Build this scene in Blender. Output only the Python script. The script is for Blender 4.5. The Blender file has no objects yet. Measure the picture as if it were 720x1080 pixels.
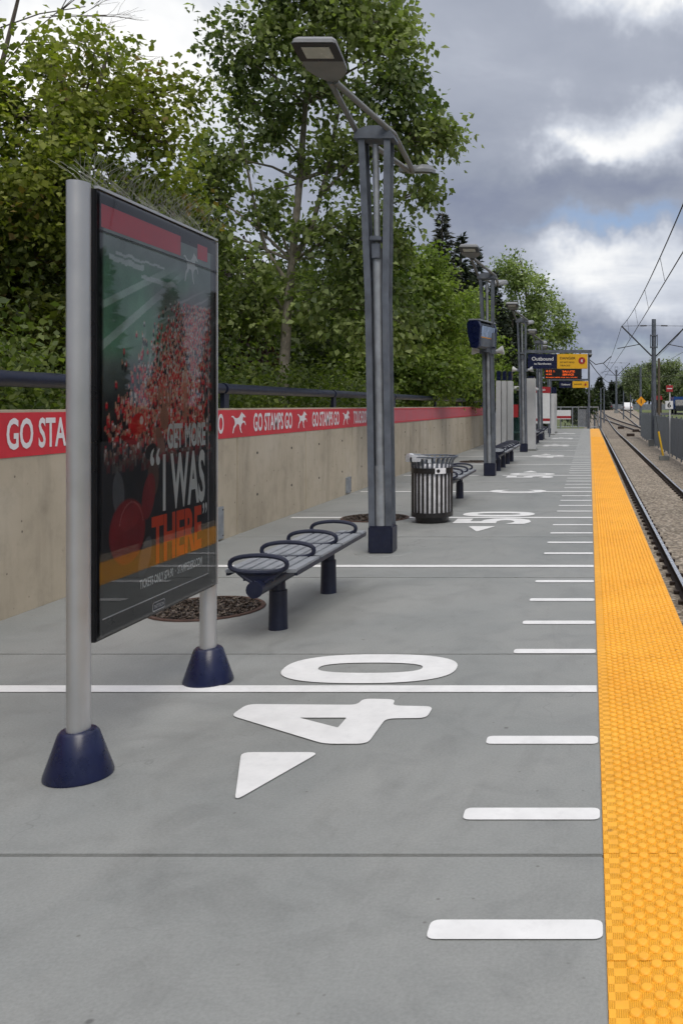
import bpy, bmesh, math, random
import numpy as np
from mathutils import Vector, Matrix, noise
random.seed(7)
RNG = np.random.default_rng(11)
D = bpy.data
scene = bpy.context.scene
COL = scene.collection
R = math.radians
EYE = 1.55          # camera height above the platform
F = 960.0           # focal length expressed in pixels of the 720 x 1080 photograph

def W(px, py, Y):   # the place in the world, at depth Y along the track, seen at a photo pixel
    return Vector(((px-621)/F*Y, Y, EYE+(428-py)/F*Y))
def G(px, py, z=0.0):
    Y = (EYE-z)*F/(py-428)
    return Vector(((px-621)/F*Y, Y, z))

# ------------------------------------------------------------------ materials
def new_mat(name):
    m = D.materials.new(name); m.use_nodes = True
    nt = m.node_tree; b = nt.nodes['Principled BSDF']
    return m, nt, b
def nd(nt, typ, **kw):
    n = nt.nodes.new(typ)
    for k, v in kw.items():
        if hasattr(n, k): setattr(n, k, v)
        else: n.inputs[k.replace('_', ' ')].default_value = v
    return n
def tex_noise(nt, scale, detail=4, rough=.55, vec=None, dist=0):
    n = nt.nodes.new('ShaderNodeTexNoise')
    n.inputs['Scale'].default_value = scale; n.inputs['Detail'].default_value = detail
    n.inputs['Roughness'].default_value = rough; n.inputs['Distortion'].default_value = dist
    if vec: nt.links.new(vec, n.inputs['Vector'])
    return n
def ramp(nt, src, stops):
    r = nt.nodes.new('ShaderNodeValToRGB')
    el = r.color_ramp.elements
    while len(el) < len(stops): el.new(.5)
    for e, (p, c) in zip(el, stops):
        e.position = p; e.color = (c, c, c, 1) if isinstance(c, (int, float)) else (*c, 1)
    nt.links.new(src, r.inputs[0]); return r
def mixc(nt, fac, a, b, mode='MIX'):
    m = nt.nodes.new('ShaderNodeMix'); m.data_type = 'RGBA'; m.blend_type = mode
    for s, v in ((m.inputs[0], fac), (m.inputs[6], a), (m.inputs[7], b)):
        if isinstance(v, bpy.types.NodeSocket): nt.links.new(v, s)
        elif isinstance(v, (int, float)): s.default_value = v
        else: s.default_value = (*v, 1)
    return m.outputs[2]
def geo_pos(nt):
    return nt.nodes.new('ShaderNodeNewGeometry').outputs['Position']
def mapped(nt, vec, scale):
    m = nt.nodes.new('ShaderNodeMapping'); m.inputs['Scale'].default_value = scale
    nt.links.new(vec, m.inputs[0]); return m.outputs[0]
def bump(nt, b, h, strength=.2, dist=.01):
    n = nt.nodes.new('ShaderNodeBump'); n.inputs['Strength'].default_value = strength
    n.inputs['Distance'].default_value = dist
    nt.links.new(h, n.inputs['Height']); nt.links.new(n.outputs[0], b.inputs['Normal'])

def simple(name, col, rough=.5, metal=0., var=.18, scale=9., bmp=.0, spec=.5, grime=None):
    m, nt, b = new_mat(name)
    p = geo_pos(nt)
    n = tex_noise(nt, scale, 5, .6, p)
    lo = tuple(c*(1-var) for c in col); hi = tuple(min(1, c*(1+var)) for c in col)
    c = ramp(nt, n.outputs[0], [(.3, lo), (.7, hi)]).outputs[0]
    if grime:
        g = tex_noise(nt, grime[0], 6, .7, p)
        f = ramp(nt, g.outputs[0], [(.5, 0), (.72, grime[1])]).outputs[0]
        c = mixc(nt, f, c, grime[2])
    nt.links.new(c, b.inputs['Base Color'])
    rr = ramp(nt, n.outputs[0], [(.2, max(0, rough-.08)), (.8, min(1, rough+.1))])
    nt.links.new(rr.outputs[0], b.inputs['Roughness'])
    b.inputs['Metallic'].default_value = metal
    b.inputs['Specular IOR Level'].default_value = spec
    if bmp:
        n2 = tex_noise(nt, scale*12, 3, .6, p); bump(nt, b, n2.outputs[0], bmp, .004)
    return m

def concrete_floor():
    m, nt, b = new_mat('broom_finished_concrete')
    p = geo_pos(nt)
    big = tex_noise(nt, .55, 6, .62, p, .6)
    mid = tex_noise(nt, 3.2, 6, .7, p, 1.1)
    fine = tex_noise(nt, 85, 3, .7, p)
    sw = tex_noise(nt, 1.0, 6, .65, mapped(nt, p, (1.6, .5, 1)), 1.6)
    c = ramp(nt, big.outputs[0], [(.25, (.200, .212, .205)), (.5, (.236, .244, .233)), (.78, (.276, .279, .262))]).outputs[0]
    c = mixc(nt, .55, c, ramp(nt, mid.outputs[0], [(.28, .72), (.5, 1.0), (.75, 1.12)]).outputs[0], 'MULTIPLY')
    c = mixc(nt, .42, c, ramp(nt, sw.outputs[0], [(.30, .72), (.46, 1.0), (1, 1.06)]).outputs[0], 'MULTIPLY')
    c = mixc(nt, .6, c, ramp(nt, fine.outputs[0], [(.3, .80), (.65, 1.1)]).outputs[0], 'MULTIPLY')
    v = nt.nodes.new('ShaderNodeTexVoronoi'); v.inputs['Scale'].default_value = 3.4
    v.inputs['Randomness'].default_value = 1
    nt.links.new(p, v.inputs['Vector'])
    spot = ramp(nt, v.outputs['Distance'], [(.028, 1), (.05, 0)])
    gate = ramp(nt, v.outputs['Color'], [(.58, 0), (.66, .6)])
    mm = nt.nodes.new('ShaderNodeMath'); mm.operation = 'MULTIPLY'
    nt.links.new(spot.outputs[0], mm.inputs[0]); nt.links.new(gate.outputs[0], mm.inputs[1])
    c = mixc(nt, mm.outputs[0], c, (.05, .048, .045))
    v3 = nt.nodes.new('ShaderNodeTexVoronoi'); v3.inputs['Scale'].default_value = 15; nt.links.new(p, v3.inputs['Vector'])
    s3 = ramp(nt, v3.outputs['Distance'], [(.06, .6), (.12, 0)]); g3 = ramp(nt, v3.outputs['Color'], [(.74, 0), (.8, 1)])
    m3 = nt.nodes.new('ShaderNodeMath'); m3.operation = 'MULTIPLY'; nt.links.new(s3.outputs[0], m3.inputs[0]); nt.links.new(g3.outputs[0], m3.inputs[1])
    c = mixc(nt, m3.outputs[0], c, (.10, .095, .085))
    # hairline cracks
    d = tex_noise(nt, 1.7, 3, .7, p)
    wv = nt.nodes.new('ShaderNodeVectorMath'); wv.operation = 'ADD'
    nt.links.new(p, wv.inputs[0]); nt.links.new(d.outputs['Color'], wv.inputs[1])
    ck = nt.nodes.new('ShaderNodeTexVoronoi'); ck.feature = 'DISTANCE_TO_EDGE'; ck.inputs['Scale'].default_value = .55
    nt.links.new(wv.outputs[0], ck.inputs['Vector'])
    cl = ramp(nt, ck.outputs['Distance'], [(.0, .55), (.0035, 0)])
    gt = ramp(nt, tex_noise(nt, .8, 2, .5, p).outputs[0], [(.54, 0), (.62, 1)])
    m2 = nt.nodes.new('ShaderNodeMath'); m2.operation = 'MULTIPLY'
    nt.links.new(cl.outputs[0], m2.inputs[0]); nt.links.new(gt.outputs[0], m2.inputs[1])
    c = mixc(nt, m2.outputs[0], c, (.09, .088, .085))
    nt.links.new(c, b.inputs['Base Color'])
    rr = ramp(nt, mid.outputs[0], [(.3, .55), (.7, .78)]); nt.links.new(rr.outputs[0], b.inputs['Roughness'])
    b.inputs['Specular IOR Level'].default_value = .35
    bump(nt, b, fine.outputs[0], .22, .003)
    return m

def concrete_wall():
    m, nt, b = new_mat('cast_concrete_wall')
    p = geo_pos(nt)
    big = tex_noise(nt, .8, 6, .6, p, .4)
    mid = tex_noise(nt, 5, 7, .65, p)
    st = tex_noise(nt, 1.0, 5, .6, mapped(nt, p, (1, 3.0, .35)))
    c = ramp(nt, big.outputs[0], [(.25, (.37, .315, .23)), (.5, (.465, .40, .30)), (.8, (.52, .46, .365))]).outputs[0]
    c = mixc(nt, .6, c, ramp(nt, mid.outputs[0], [(.25, .72), (.5, 1), (.8, 1.1)]).outputs[0], 'MULTIPLY')
    c = mixc(nt, .7, c, ramp(nt, st.outputs[0], [(.30, .66), (.5, 1.0), (.9, 1.05)]).outputs[0], 'MULTIPLY')
    v = nt.nodes.new('ShaderNodeTexVoronoi'); v.inputs['Scale'].default_value = 11
    nt.links.new(p, v.inputs['Vector'])
    spot = ramp(nt, v.outputs['Distance'], [(.07, 1), (.13, 0)])
    gate = ramp(nt, v.outputs['Color'], [(.6, 0), (.66, .8)])
    mm = nt.nodes.new('ShaderNodeMath'); mm.operation = 'MULTIPLY'
    nt.links.new(spot.outputs[0], mm.inputs[0]); nt.links.new(gate.outputs[0], mm.inputs[1])
    c = mixc(nt, mm.outputs[0], c, (.07, .06, .045))
    nt.links.new(c, b.inputs['Base Color']); b.inputs['Roughness'].default_value = .85
    bump(nt, b, mid.outputs[0], .25, .01)
    return m

def yellow_tile():
    m, nt, b = new_mat('yellow_tactile_tile')
    p = geo_pos(nt)
    big = tex_noise(nt, 1.1, 5, .6, p); mid = tex_noise(nt, 14, 6, .7, p)
    c = ramp(nt, big.outputs[0], [(.3, (.80, .350, .016)), (.7, (.93, .445, .030))]).outputs[0]
    c = mixc(nt, .6, c, ramp(nt, mid.outputs[0], [(.28, .74), (.5, 1), (.8, 1.06)]).outputs[0], 'MULTIPLY')
    v = nt.nodes.new('ShaderNodeTexVoronoi'); v.inputs['Scale'].default_value = 4.5
    nt.links.new(p, v.inputs['Vector'])
    spot = ramp(nt, v.outputs['Distance'], [(.04, 1), (.09, 0)])
    gate = ramp(nt, v.outputs['Color'], [(.66, 0), (.7, .7)])
    mm = nt.nodes.new('ShaderNodeMath'); mm.operation = 'MULTIPLY'
    nt.links.new(spot.outputs[0], mm.inputs[0]); nt.links.new(gate.outputs[0], mm.inputs[1])
    c = mixc(nt, mm.outputs[0], c, (.16, .08, .02))
    YC = c; b.inputs['Roughness'].default_value = .55
    # fine moulded ribs between the domes
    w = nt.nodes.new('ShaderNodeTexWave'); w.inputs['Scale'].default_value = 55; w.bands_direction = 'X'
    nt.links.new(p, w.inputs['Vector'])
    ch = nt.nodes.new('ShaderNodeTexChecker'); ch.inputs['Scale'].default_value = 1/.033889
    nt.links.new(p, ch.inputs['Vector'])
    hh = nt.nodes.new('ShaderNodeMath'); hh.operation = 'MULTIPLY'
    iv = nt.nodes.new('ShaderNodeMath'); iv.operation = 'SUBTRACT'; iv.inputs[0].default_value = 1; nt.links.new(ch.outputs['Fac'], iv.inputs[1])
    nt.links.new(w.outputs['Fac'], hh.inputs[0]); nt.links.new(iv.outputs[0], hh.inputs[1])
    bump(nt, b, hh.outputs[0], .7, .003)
    rib_shade = ramp(nt, hh.outputs[0], [(.25, 1.0), (.8, .86)])  # shade of the ribs, painted into the tile colour
    nt.links.new(mixc(nt, 1., YC, rib_shade.outputs[0], 'MULTIPLY'), b.inputs['Base Color'])
    return m

def gravel(name, cols, scale):
    m, nt, b = new_mat(name)
    p = geo_pos(nt)
    v = nt.nodes.new('ShaderNodeTexVoronoi'); v.inputs['Scale'].default_value = scale
    nt.links.new(p, v.inputs['Vector'])
    big = tex_noise(nt, .6, 5, .6, p)
    c = ramp(nt, v.outputs['Color'], [(.15, cols[0]), (.5, cols[1]), (.9, cols[2])]).outputs[0]
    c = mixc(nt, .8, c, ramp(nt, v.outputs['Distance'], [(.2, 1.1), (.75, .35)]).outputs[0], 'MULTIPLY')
    c = mixc(nt, .7, c, ramp(nt, big.outputs[0], [(.3, .7), (.7, 1.15)]).outputs[0], 'MULTIPLY')
    nt.links.new(c, b.inputs['Base Color']); b.inputs['Roughness'].default_value = .95
    inv = nt.nodes.new('ShaderNodeMath'); inv.operation = 'SUBTRACT'; inv.inputs[0].default_value = 1
    nt.links.new(v.outputs['Distance'], inv.inputs[1]); bump(nt, b, inv.outputs[0], 1, .03)
    return m

def leaf_mat(name, trans=.35):
    m, nt, b = new_mat(name)
    a = nt.nodes.new('ShaderNodeAttribute'); a.attribute_name = 'Col'
    nt.links.new(a.outputs['Color'], b.inputs['Base Color'])
    b.inputs['Roughness'].default_value = .55; b.inputs['Specular IOR Level'].default_value = .35
    t = nt.nodes.new('ShaderNodeBsdfTranslucent')
    cc = mixc(nt, 1.0, a.outputs['Color'], (1.25, 1.45, .55), 'MULTIPLY')
    nt.links.new(cc, t.inputs[0])
    mx = nt.nodes.new('ShaderNodeMixShader'); mx.inputs[0].default_value = trans
    nt.links.new(b.outputs[0], mx.inputs[1]); nt.links.new(t.outputs[0], mx.inputs[2])
    nt.links.new(mx.outputs[0], nt.nodes['Material Output'].inputs[0])
    return m

def bark_mat(name, a, c):
    m, nt, b = new_mat(name)
    p = geo_pos(nt)
    n = tex_noise(nt, 6, 7, .7, mapped(nt, p, (3, 3, 1)), .5)
    nt.links.new(ramp(nt, n.outputs[0], [(.3, a), (.62, c)]).outputs[0], b.inputs['Base Color'])
    b.inputs['Roughness'].default_value = .9; bump(nt, b, n.outputs[0], .5, .02)
    return m

M = {}
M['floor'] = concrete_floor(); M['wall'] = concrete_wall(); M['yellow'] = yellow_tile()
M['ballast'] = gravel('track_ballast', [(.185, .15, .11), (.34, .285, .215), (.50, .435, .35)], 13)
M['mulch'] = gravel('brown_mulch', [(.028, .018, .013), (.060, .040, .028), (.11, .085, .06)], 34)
M['dark'] = simple('dark_gap', (.02, .02, .02), .9)
M['white'] = simple('white_road_paint', (.70, .70, .685), .6, var=.06, scale=7, grime=(19, .30, (.50, .50, .49)))
M['navy'] = simple('navy_paint', (.0030, .0065, .038), .28, var=.2, scale=14, grime=(18, .3, (.03, .04, .07)))
M['navy_matt'] = simple('navy_steel', (.0045, .0075, .026), .42, var=.25, grime=(22, .4, (.03, .035, .05)))
M['galv'] = simple('galvanised_steel', (.115, .13, .155), .55, .35, var=.30, scale=5, bmp=.1, grime=(3.5, .5, (.18, .19, .21)))
M['galv_light'] = simple('bright_galvanised_steel', (.30, .32, .34), .45, .4, var=.25, scale=6, grime=(5, .5, (.2, .2, .21)))
M['alu'] = simple('brushed_aluminium', (.52, .52, .52), .38, .75, var=.06, scale=4)
M['black'] = simple('black_frame', (.010, .010, .012), .3, var=.2)
M['black_paint'] = simple('black_powder_coat', (.012, .011, .011), .38, var=.3, grime=(20, .5, (.04, .04, .04)))
M['slat'] = simple('grey_slat', (.235, .25, .27), .5, .0, var=.14, scale=12, grime=(9, .5, (.14, .15, .16)))
M['rust'] = simple('rusty_iron', (.075, .042, .032), .85, .2, var=.35, scale=20, bmp=.3)
M['red'] = simple('red_vinyl', (.62, .028, .042), .42, var=.12, scale=1.6, bmp=.25, grime=(4, .35, (.36, .03, .035)))
M['pale_red'] = simple('glare_red_vinyl', (.56, .10, .125), .4, var=.1, scale=2, grime=(3, .4, (.52, .15, .17)))  # red vinyl with the grazing glare put into its colour
M['letter'] = simple('white_vinyl', (.78, .74, .74), .45, var=.04)
M['poster_white'] = simple('poster_white_ink', (.86, .90, .88), .5, var=.05)
M['poster_red'] = simple('poster_orange_ink', (.85, .10, .025), .5, var=.1)
M['banner_ink'] = simple('poster_red_ink', (.92, .085, .12), .5, var=.05)
M['liner'] = simple('grey_liner', (.80, .80, .82), .5, var=.2, scale=12)
M['bag'] = simple('clear_plastic_bag', (.50, .52, .54), .25, var=.2, scale=20)
M['rail_side'] = simple('rusted_rail_steel', (.040, .026, .019), .8, .3, var=.3, scale=8)
M['rail_top'] = simple('polished_rail_head', (.62, .63, .65), .25, .9, var=.1)
M['sleeper'] = simple('concrete_sleeper', (.13, .11, .09), .9, var=.3)
M['fence'] = simple('grey_fence_slat', (.18, .20, .225), .6, .1, var=.25, scale=3, grime=(2.2, .5, (.14, .15, .15)))
M['wire'] = simple('dark_wire', (.03, .03, .032), .6, .2)
M['wood'] = simple('weathered_wood_pole', (.10, .078, .055), .9, var=.25)
M['yguard'] = simple('yellow_plastic', (.72, .44, .02), .5, var=.1)
M['sign_yellow'] = simple('yellow_sign_face', (.72, .40, .015), .45, var=.05)
M['orange'] = simple('orange_sign_face', (.80, .33, .01), .5, var=.05)
M['sign_red'] = simple('red_sign_face', (.34, .022, .028), .45, var=.06)
M['offwhite'] = simple('light_grey_panel', (.50, .51, .51), .5, var=.08, scale=3)
M['white_panel'] = simple('white_panel', (.68, .69, .69), .45, var=.05)
M['asphalt'] = simple('asphalt', (.055, .055, .056), .9, var=.2, scale=2)
M['grass'] = simple('rough_grass', (.085, .11, .030), .95, var=.4, scale=.7, bmp=.5, grime=(.2, .6, (.17, .15, .07)))
M['soil'] = simple('bank_soil', (.035, .040, .016), .98, var=.4, scale=1.4, bmp=.5)
M['roof'] = simple('brown_roof_shingle', (.12, .07, .055), .9, var=.2)
M['siding'] = simple('house_siding', (.42, .38, .32), .8, var=.08)
M['window'] = simple('dark_window_glass', (.02, .025, .03), .12, var=.2)
M['car_white'] = simple('white_car_paint', (.68, .69, .70), .25, var=.03)
M['car_dark'] = simple('dark_car_paint', (.025, .028, .032), .25, var=.1)
M['car_grey'] = simple('silver_car_paint', (.30, .31, .33), .28, .4, var=.05)
M['truck_blue'] = simple('blue_truck_paint', (.012, .055, .20), .35, var=.08)
M['tyre'] = simple('tyre_rubber', (.012, .012, .012), .85, var=.2)
M['lamp_glass'] = simple('lamp_lens', (.48, .49, .46), .25, var=.08)
M['lum'] = simple('grey_lamp_housing', (.20, .205, .21), .5, .1, var=.1)
M['rebar'] = simple('steel_spike', (.16, .165, .14), .5, .3, var=.1)
M['leaf'] = leaf_mat('leaf', .42); M['needle'] = leaf_mat('needle', .08)
M['bark'] = bark_mat('grey_brown_bark', (.045, .036, .028), (.15, .125, .10))
M['bark_pale'] = bark_mat('pale_poplar_bark', (.10, .088, .070), (.29, .26, .21))

def emis(name, col, s):
    m, nt, b = new_mat(name)
    n = tex_noise(nt, 30, 2, .5, geo_pos(nt))
    c = mixc(nt, .4, col, ramp(nt, n.outputs[0], [(.3, .6), (.7, 1.1)]).outputs[0], 'MULTIPLY')
    nt.links.new(c, b.inputs['Base Color']); nt.links.new(c, b.inputs['Emission Color'])
    b.inputs['Emission Strength'].default_value = s; return m
M['led'] = emis('amber_led', (.9, .12, .01), .9)

def glass_mat(name, tint, alpha, rough=.02):
    m, nt, b = new_mat(name)
    t = nt.nodes.new('ShaderNodeBsdfTransparent'); t.inputs[0].default_value = (*tint, 1)
    g = nt.nodes.new('ShaderNodeBsdfGlossy'); g.inputs['Roughness'].default_value = rough
    fr = nt.nodes.new('ShaderNodeFresnel'); fr.inputs[0].default_value = 1.55
    k = nt.nodes.new('ShaderNodeMath'); k.operation = 'MULTIPLY_ADD'; k.inputs[1].default_value = alpha; k.inputs[2].default_value = .0
    k.use_clamp = True
    nt.links.new(fr.outputs[0], k.inputs[0])
    mx = nt.nodes.new('ShaderNodeMixShader'); nt.links.new(k.outputs[0], mx.inputs[0])
    nt.links.new(t.outputs[0], mx.inputs[1]); nt.links.new(g.outputs[0], mx.inputs[2])
    nt.links.new(mx.outputs[0], nt.nodes['Material Output'].inputs[0]); return m
M['glass'] = glass_mat('poster_glass', (.98, .98, .98), 1.1)
M['shelter_glass'] = glass_mat('green_shelter_glass', (.50, .66, .62), 1.6)

def attr_mat(name, rough=.6):
    m, nt, b = new_mat(name)
    a = nt.nodes.new('ShaderNodeAttribute'); a.attribute_name = 'Col'
    n = tex_noise(nt, 90, 3, .6, geo_pos(nt))
    c = mixc(nt, .35, a.outputs['Color'], ramp(nt, n.outputs[0], [(.3, .75), (.7, 1.2)]).outputs[0], 'MULTIPLY')
    nt.links.new(c, b.inputs['Base Color']); b.inputs['Roughness'].default_value = rough
    return m
M['poster'] = attr_mat('printed_poster')

# ------------------------------------------------------------------ mesh builder
class MB:
    def __init__(s): s.v = []; s.f = []
    def add(s, vs, fs, m=None):
        o = len(s.v)
        for p in vs:
            p = Vector(p); s.v.append(tuple(m @ p) if m else tuple(p))
        s.f += [tuple(i+o for i in f) for f in fs]; return s
    def box(s, c, d, m=None):
        x, y, z = c; a, b, h = d[0]/2, d[1]/2, d[2]/2
        vs = [(x+i*a, y+j*b, z+k*h) for k in (-1, 1) for j in (-1, 1) for i in (-1, 1)]
        return s.add(vs, [(0,2,3,1),(4,5,7,6),(0,1,5,4),(2,6,7,3),(0,4,6,2),(1,3,7,5)], m)
    def tube(s, pts, r, n=8, caps=True, m=None, closed=False):
        pts = [Vector(p) for p in pts]; k = len(pts)
        rs = r if isinstance(r, (list, tuple)) else [r]*k
        rings = []; up = None
        for i, p in enumerate(pts):
            if closed: t = (pts[(i+1) % k]-pts[i-1]).normalized()
            else: t = (pts[min(i+1, k-1)]-pts[max(i-1, 0)]).normalized()
            if up is None:
                up = Vector((0, 0, 1)) if abs(t.z) < .9 else Vector((0, 1, 0))
            u = (up - t*up.dot(t)).normalized(); w = t.cross(u); up = u
            rings.append([p+(u*math.cos(a)+w*math.sin(a))*rs[i] for a in [2*math.pi*j/n for j in range(n)]])
        vs = [q for rg in rings for q in rg]; fs = []
        for i in range(k if closed else k-1):
            for j in range(n):
                a, b = i*n+j, i*n+(j+1) % n
                c, d = ((i+1) % k)*n+(j+1) % n, ((i+1) % k)*n+j
                fs.append((a, b, c, d))
        if caps and not closed:
            fs.append(tuple(range(n-1, -1, -1))); fs.append(tuple((k-1)*n+j for j in range(n)))
        return s.add(vs, fs, m)
    def lathe(s, prof, c=(0, 0, 0), n=24, m=None, capb=True, capt=True):
        vs = [(c[0]+r*math.cos(2*math.pi*j/n), c[1]+r*math.sin(2*math.pi*j/n), c[2]+z) for r, z in prof for j in range(n)]
        fs = [(i*n+j, i*n+(j+1) % n, (i+1)*n+(j+1) % n, (i+1)*n+j) for i in range(len(prof)-1) for j in range(n)]
        if capb: fs.append(tuple(range(n-1, -1, -1)))
        if capt: fs.append(tuple((len(prof)-1)*n+j for j in range(n)))
        return s.add(vs, fs, m)
    def prism(s, poly, h0, h1, m=None):       # 2D outline extruded along local z
        n = len(poly)
        vs = [(x, y, h0) for x, y in poly]+[(x, y, h1) for x, y in poly]
        fs = [tuple(range(n-1, -1, -1)), tuple(range(n, 2*n))]+[(i, (i+1) % n, n+(i+1) % n, n+i) for i in range(n)]
        return s.add(vs, fs, m)
    def build(s, name, mat, parent=None, smooth=False, bevel=0, loc=None):
        me = D.meshes.new(name); me.from_pydata(s.v, [], s.f); me.update()
        if bevel:
            bm = bmesh.new(); bm.from_mesh(me)
            es = [e for e in bm.edges if len(e.link_faces) == 2 and e.calc_face_angle(0) > R(35)]
            bmesh.ops.bevel(bm, geom=es, offset=bevel, segments=2, affect='EDGES', clamp_overlap=True)
            bm.to_mesh(me); bm.free()
        if smooth:
            me.polygons.foreach_set('use_smooth', [True]*len(me.polygons))
            try: me.set_sharp_from_angle(angle=R(38))
            except Exception: pass
        return link(name, me, mat, parent, loc)

def link(name, me, mat, parent=None, loc=None):
    o = D.objects.new(name, me); COL.objects.link(o)
    if mat: 
        if len(me.materials) == 0: me.materials.append(M[mat] if isinstance(mat, str) else mat)
    if parent: o.parent = parent
    if loc: o.location = loc
    return o
def tag(o, label=None, cat=None, group=None, kind=None):
    for k, v in (('label', label), ('category', cat), ('group', group), ('kind', kind)):
        if v: o[k] = v
    return o
def thing(name, label, cat, loc=(0, 0, 0), rz=0, group=None):
    o = D.objects.new(name, None); COL.objects.link(o); o.empty_display_size = .2
    o.location = loc; o.rotation_euler = (0, 0, rz)
    return tag(o, label, cat, group)
def copy_tree(o, parent=None, keep=True):
    c = o.copy(); COL.objects.link(c)
    if parent: c.parent = parent
    for ch in [x for x in D.objects if x.parent == o]: copy_tree(ch, c)
    return c
def another(src, loc, label, rz=None):
    c = copy_tree(src); c.location = loc; c['label'] = label
    if rz is not None: c.rotation_euler = (0, 0, rz)
    return c

def np_mesh(name, verts, faces, mat, parent=None, cols=None, smooth=False, loc=None):
    """verts (n,3), faces (m,k) all k-gons, cols (n,3)"""
    me = D.meshes.new(name); n = len(verts); m, k = faces.shape
    me.vertices.add(n); me.vertices.foreach_set('co', np.ascontiguousarray(verts, dtype=np.float32).ravel())
    me.loops.add(m*k); me.loops.foreach_set('vertex_index', np.ascontiguousarray(faces, dtype=np.int32).ravel())
    me.polygons.add(m); me.polygons.foreach_set('loop_start', np.arange(0, m*k, k, dtype=np.int32))
    me.polygons.foreach_set('loop_total', np.full(m, k, dtype=np.int32))
    me.update(calc_edges=True)
    if cols is not None:
        a = me.color_attributes.new('Col', 'FLOAT_COLOR', 'POINT')
        rgba = np.ones((n, 4), dtype=np.float32); rgba[:, :3] = cols
        a.data.foreach_set('color', rgba.ravel())
    if smooth: me.polygons.foreach_set('use_smooth', np.ones(m, dtype=bool))
    me.validate()
    return link(name, me, mat, parent, loc)

def curve_mesh(cu):
    o = D.objects.new('tmp', cu); COL.objects.link(o)
    me = D.meshes.new_from_object(o.evaluated_get(bpy.context.evaluated_depsgraph_get()))
    vs = [tuple(v.co) for v in me.vertices]; fs = [tuple(p.vertices) for p in me.polygons]
    D.objects.remove(o); D.curves.remove(cu); D.meshes.remove(me)
    return vs, fs
def fill2d(loops):
    cu = D.curves.new('tmp', 'CURVE'); cu.dimensions = '2D'; cu.fill_mode = 'BOTH'
    for lp in loops:
        sp = cu.splines.new('POLY'); sp.points.add(len(lp)-1); sp.use_cyclic_u = True
        for p, q in zip(sp.points, lp): p.co = (q[0], q[1], 0, 1)
    return curve_mesh(cu)
def text2d(s, w, h, bold=.0, u0=0, v0=0):
    """text scaled to w x h with its lower left corner at (u0, v0)"""
    cu = D.curves.new('tmp', 'FONT'); cu.body = s; cu.size = 1; cu.offset = bold; cu.resolution_u = 3; cu.fill_mode = 'BOTH'
    cu.dimensions = '2D'
    vs, fs = curve_mesh(cu)
    a = np.array(vs); lo, hi = a.min(0), a.max(0)
    sx, sy = w/max(hi[0]-lo[0], 1e-6), h/max(hi[1]-lo[1], 1e-6)
    vs = [((x-lo[0])*sx+u0, (y-lo[1])*sy+v0, 0) for x, y, z in vs]
    return vs, fs
def rounded(poly, r):
    out = []; n = len(poly)
    for i in range(n):
        p0, p, p1 = Vector(poly[i-1]), Vector(poly[i]), Vector(poly[(i+1) % n])
        a, b = (p0-p), (p1-p); rr = min(r, a.length*.45, b.length*.45)
        A, B = p+a.normalized()*rr, p+b.normalized()*rr
        for t in (0, .25, .5, .75, 1):
            q = A*(1-t)**2+p*2*t*(1-t)+B*t*t; out.append((q.x, q.y))
    return out
# faces toward +X, reads along +Y : for wall banners and the poster case
FACE_X = Matrix(((0, 0, 1, 0), (1, 0, 0, 0), (0, 1, 0, 0), (0, 0, 0, 1)))
# faces toward -Y (the camera), reads along +X
FACE_Y = Matrix(((1, 0, 0, 0), (0, 0, -1, 0), (0, 1, 0, 0), (0, 0, 0, 1)))
# lies on the ground, reads along +Y
ON_GROUND = Matrix(((0, -1, 0, 0), (1, 0, 0, 0), (0, 0, 1, 0), (0, 0, 0, 1)))
T = Matrix.Translation
HORSE = [(.0,.78),(.07,.84),(.16,.82),(.24,.74),(.36,.71),(.50,.74),(.60,.84),(.68,.97),(.72,1.0),(.74,.95),(.82,.91),(.95,.80),(.97,.75),
         (.92,.74),(.84,.78),(.79,.73),(.78,.64),(.80,.57),(.92,.58),(.98,.46),(.99,.36),(.95,.37),(.92,.46),(.87,.51),(.76,.48),(.70,.42),(.64,.28),(.68,.14),(.73,.02),(.67,.02),
         (.58,.20),(.55,.36),(.50,.43),(.38,.45),(.33,.36),(.22,.28),(.17,.15),(.14,.02),(.08,.04),(.12,.22),(.15,.33),(.24,.44),(.24,.55),(.20,.66),(.12,.75)]

# ------------------------------------------------------------------ ground
def sstep(a, b, x):
    t = np.clip((x-a)/(b-a), 0, 1); return t*t*(3-2*t)
def ground_z(x, y):
    base = -1.40 + 2.25*sstep(85, 190, y) + 0.0*x
    bank = 1.15 - .6*sstep(60, 78, y)
    left = sstep(-4.34, -4.52, x)*(y < 66) + sstep(-1.5, -6.5, x)*(y >= 66)
    z = base*(1-left) + np.maximum(base, bank)*left
    z = z + .9*sstep(-9, -40, x)*sstep(300, 60, y)
    z = z + 1.2*sstep(9, 14, x)*sstep(170, 60, y)
    return z
xs = np.unique(np.concatenate([np.linspace(-900, -60, 22), np.linspace(-60, -5, 40), [-4.52, -4.50, -4.34, -4.30], np.linspace(-4, 20, 40), np.linspace(20, 80, 30), np.linspace(80, 900, 22)]))
ys = np.unique(np.concatenate([np.linspace(-60, 64, 40), [65.9, 66.1], np.linspace(67, 260, 70), np.linspace(260, 2500, 26)]))
X, Yg = np.meshgrid(xs, ys); Z = ground_z(X, Yg)
nx, ny = len(xs), len(ys)
idx = np.arange(nx*ny).reshape(ny, nx)
fc = np.stack([idx[:-1, :-1], idx[:-1, 1:], idx[1:, 1:], idx[1:, :-1]], -1).reshape(-1, 4)
g = np_mesh('ground', np.stack([X, Yg, Z], -1).reshape(-1, 3), fc, 'grass', smooth=True); tag(g, kind='structure')

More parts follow.
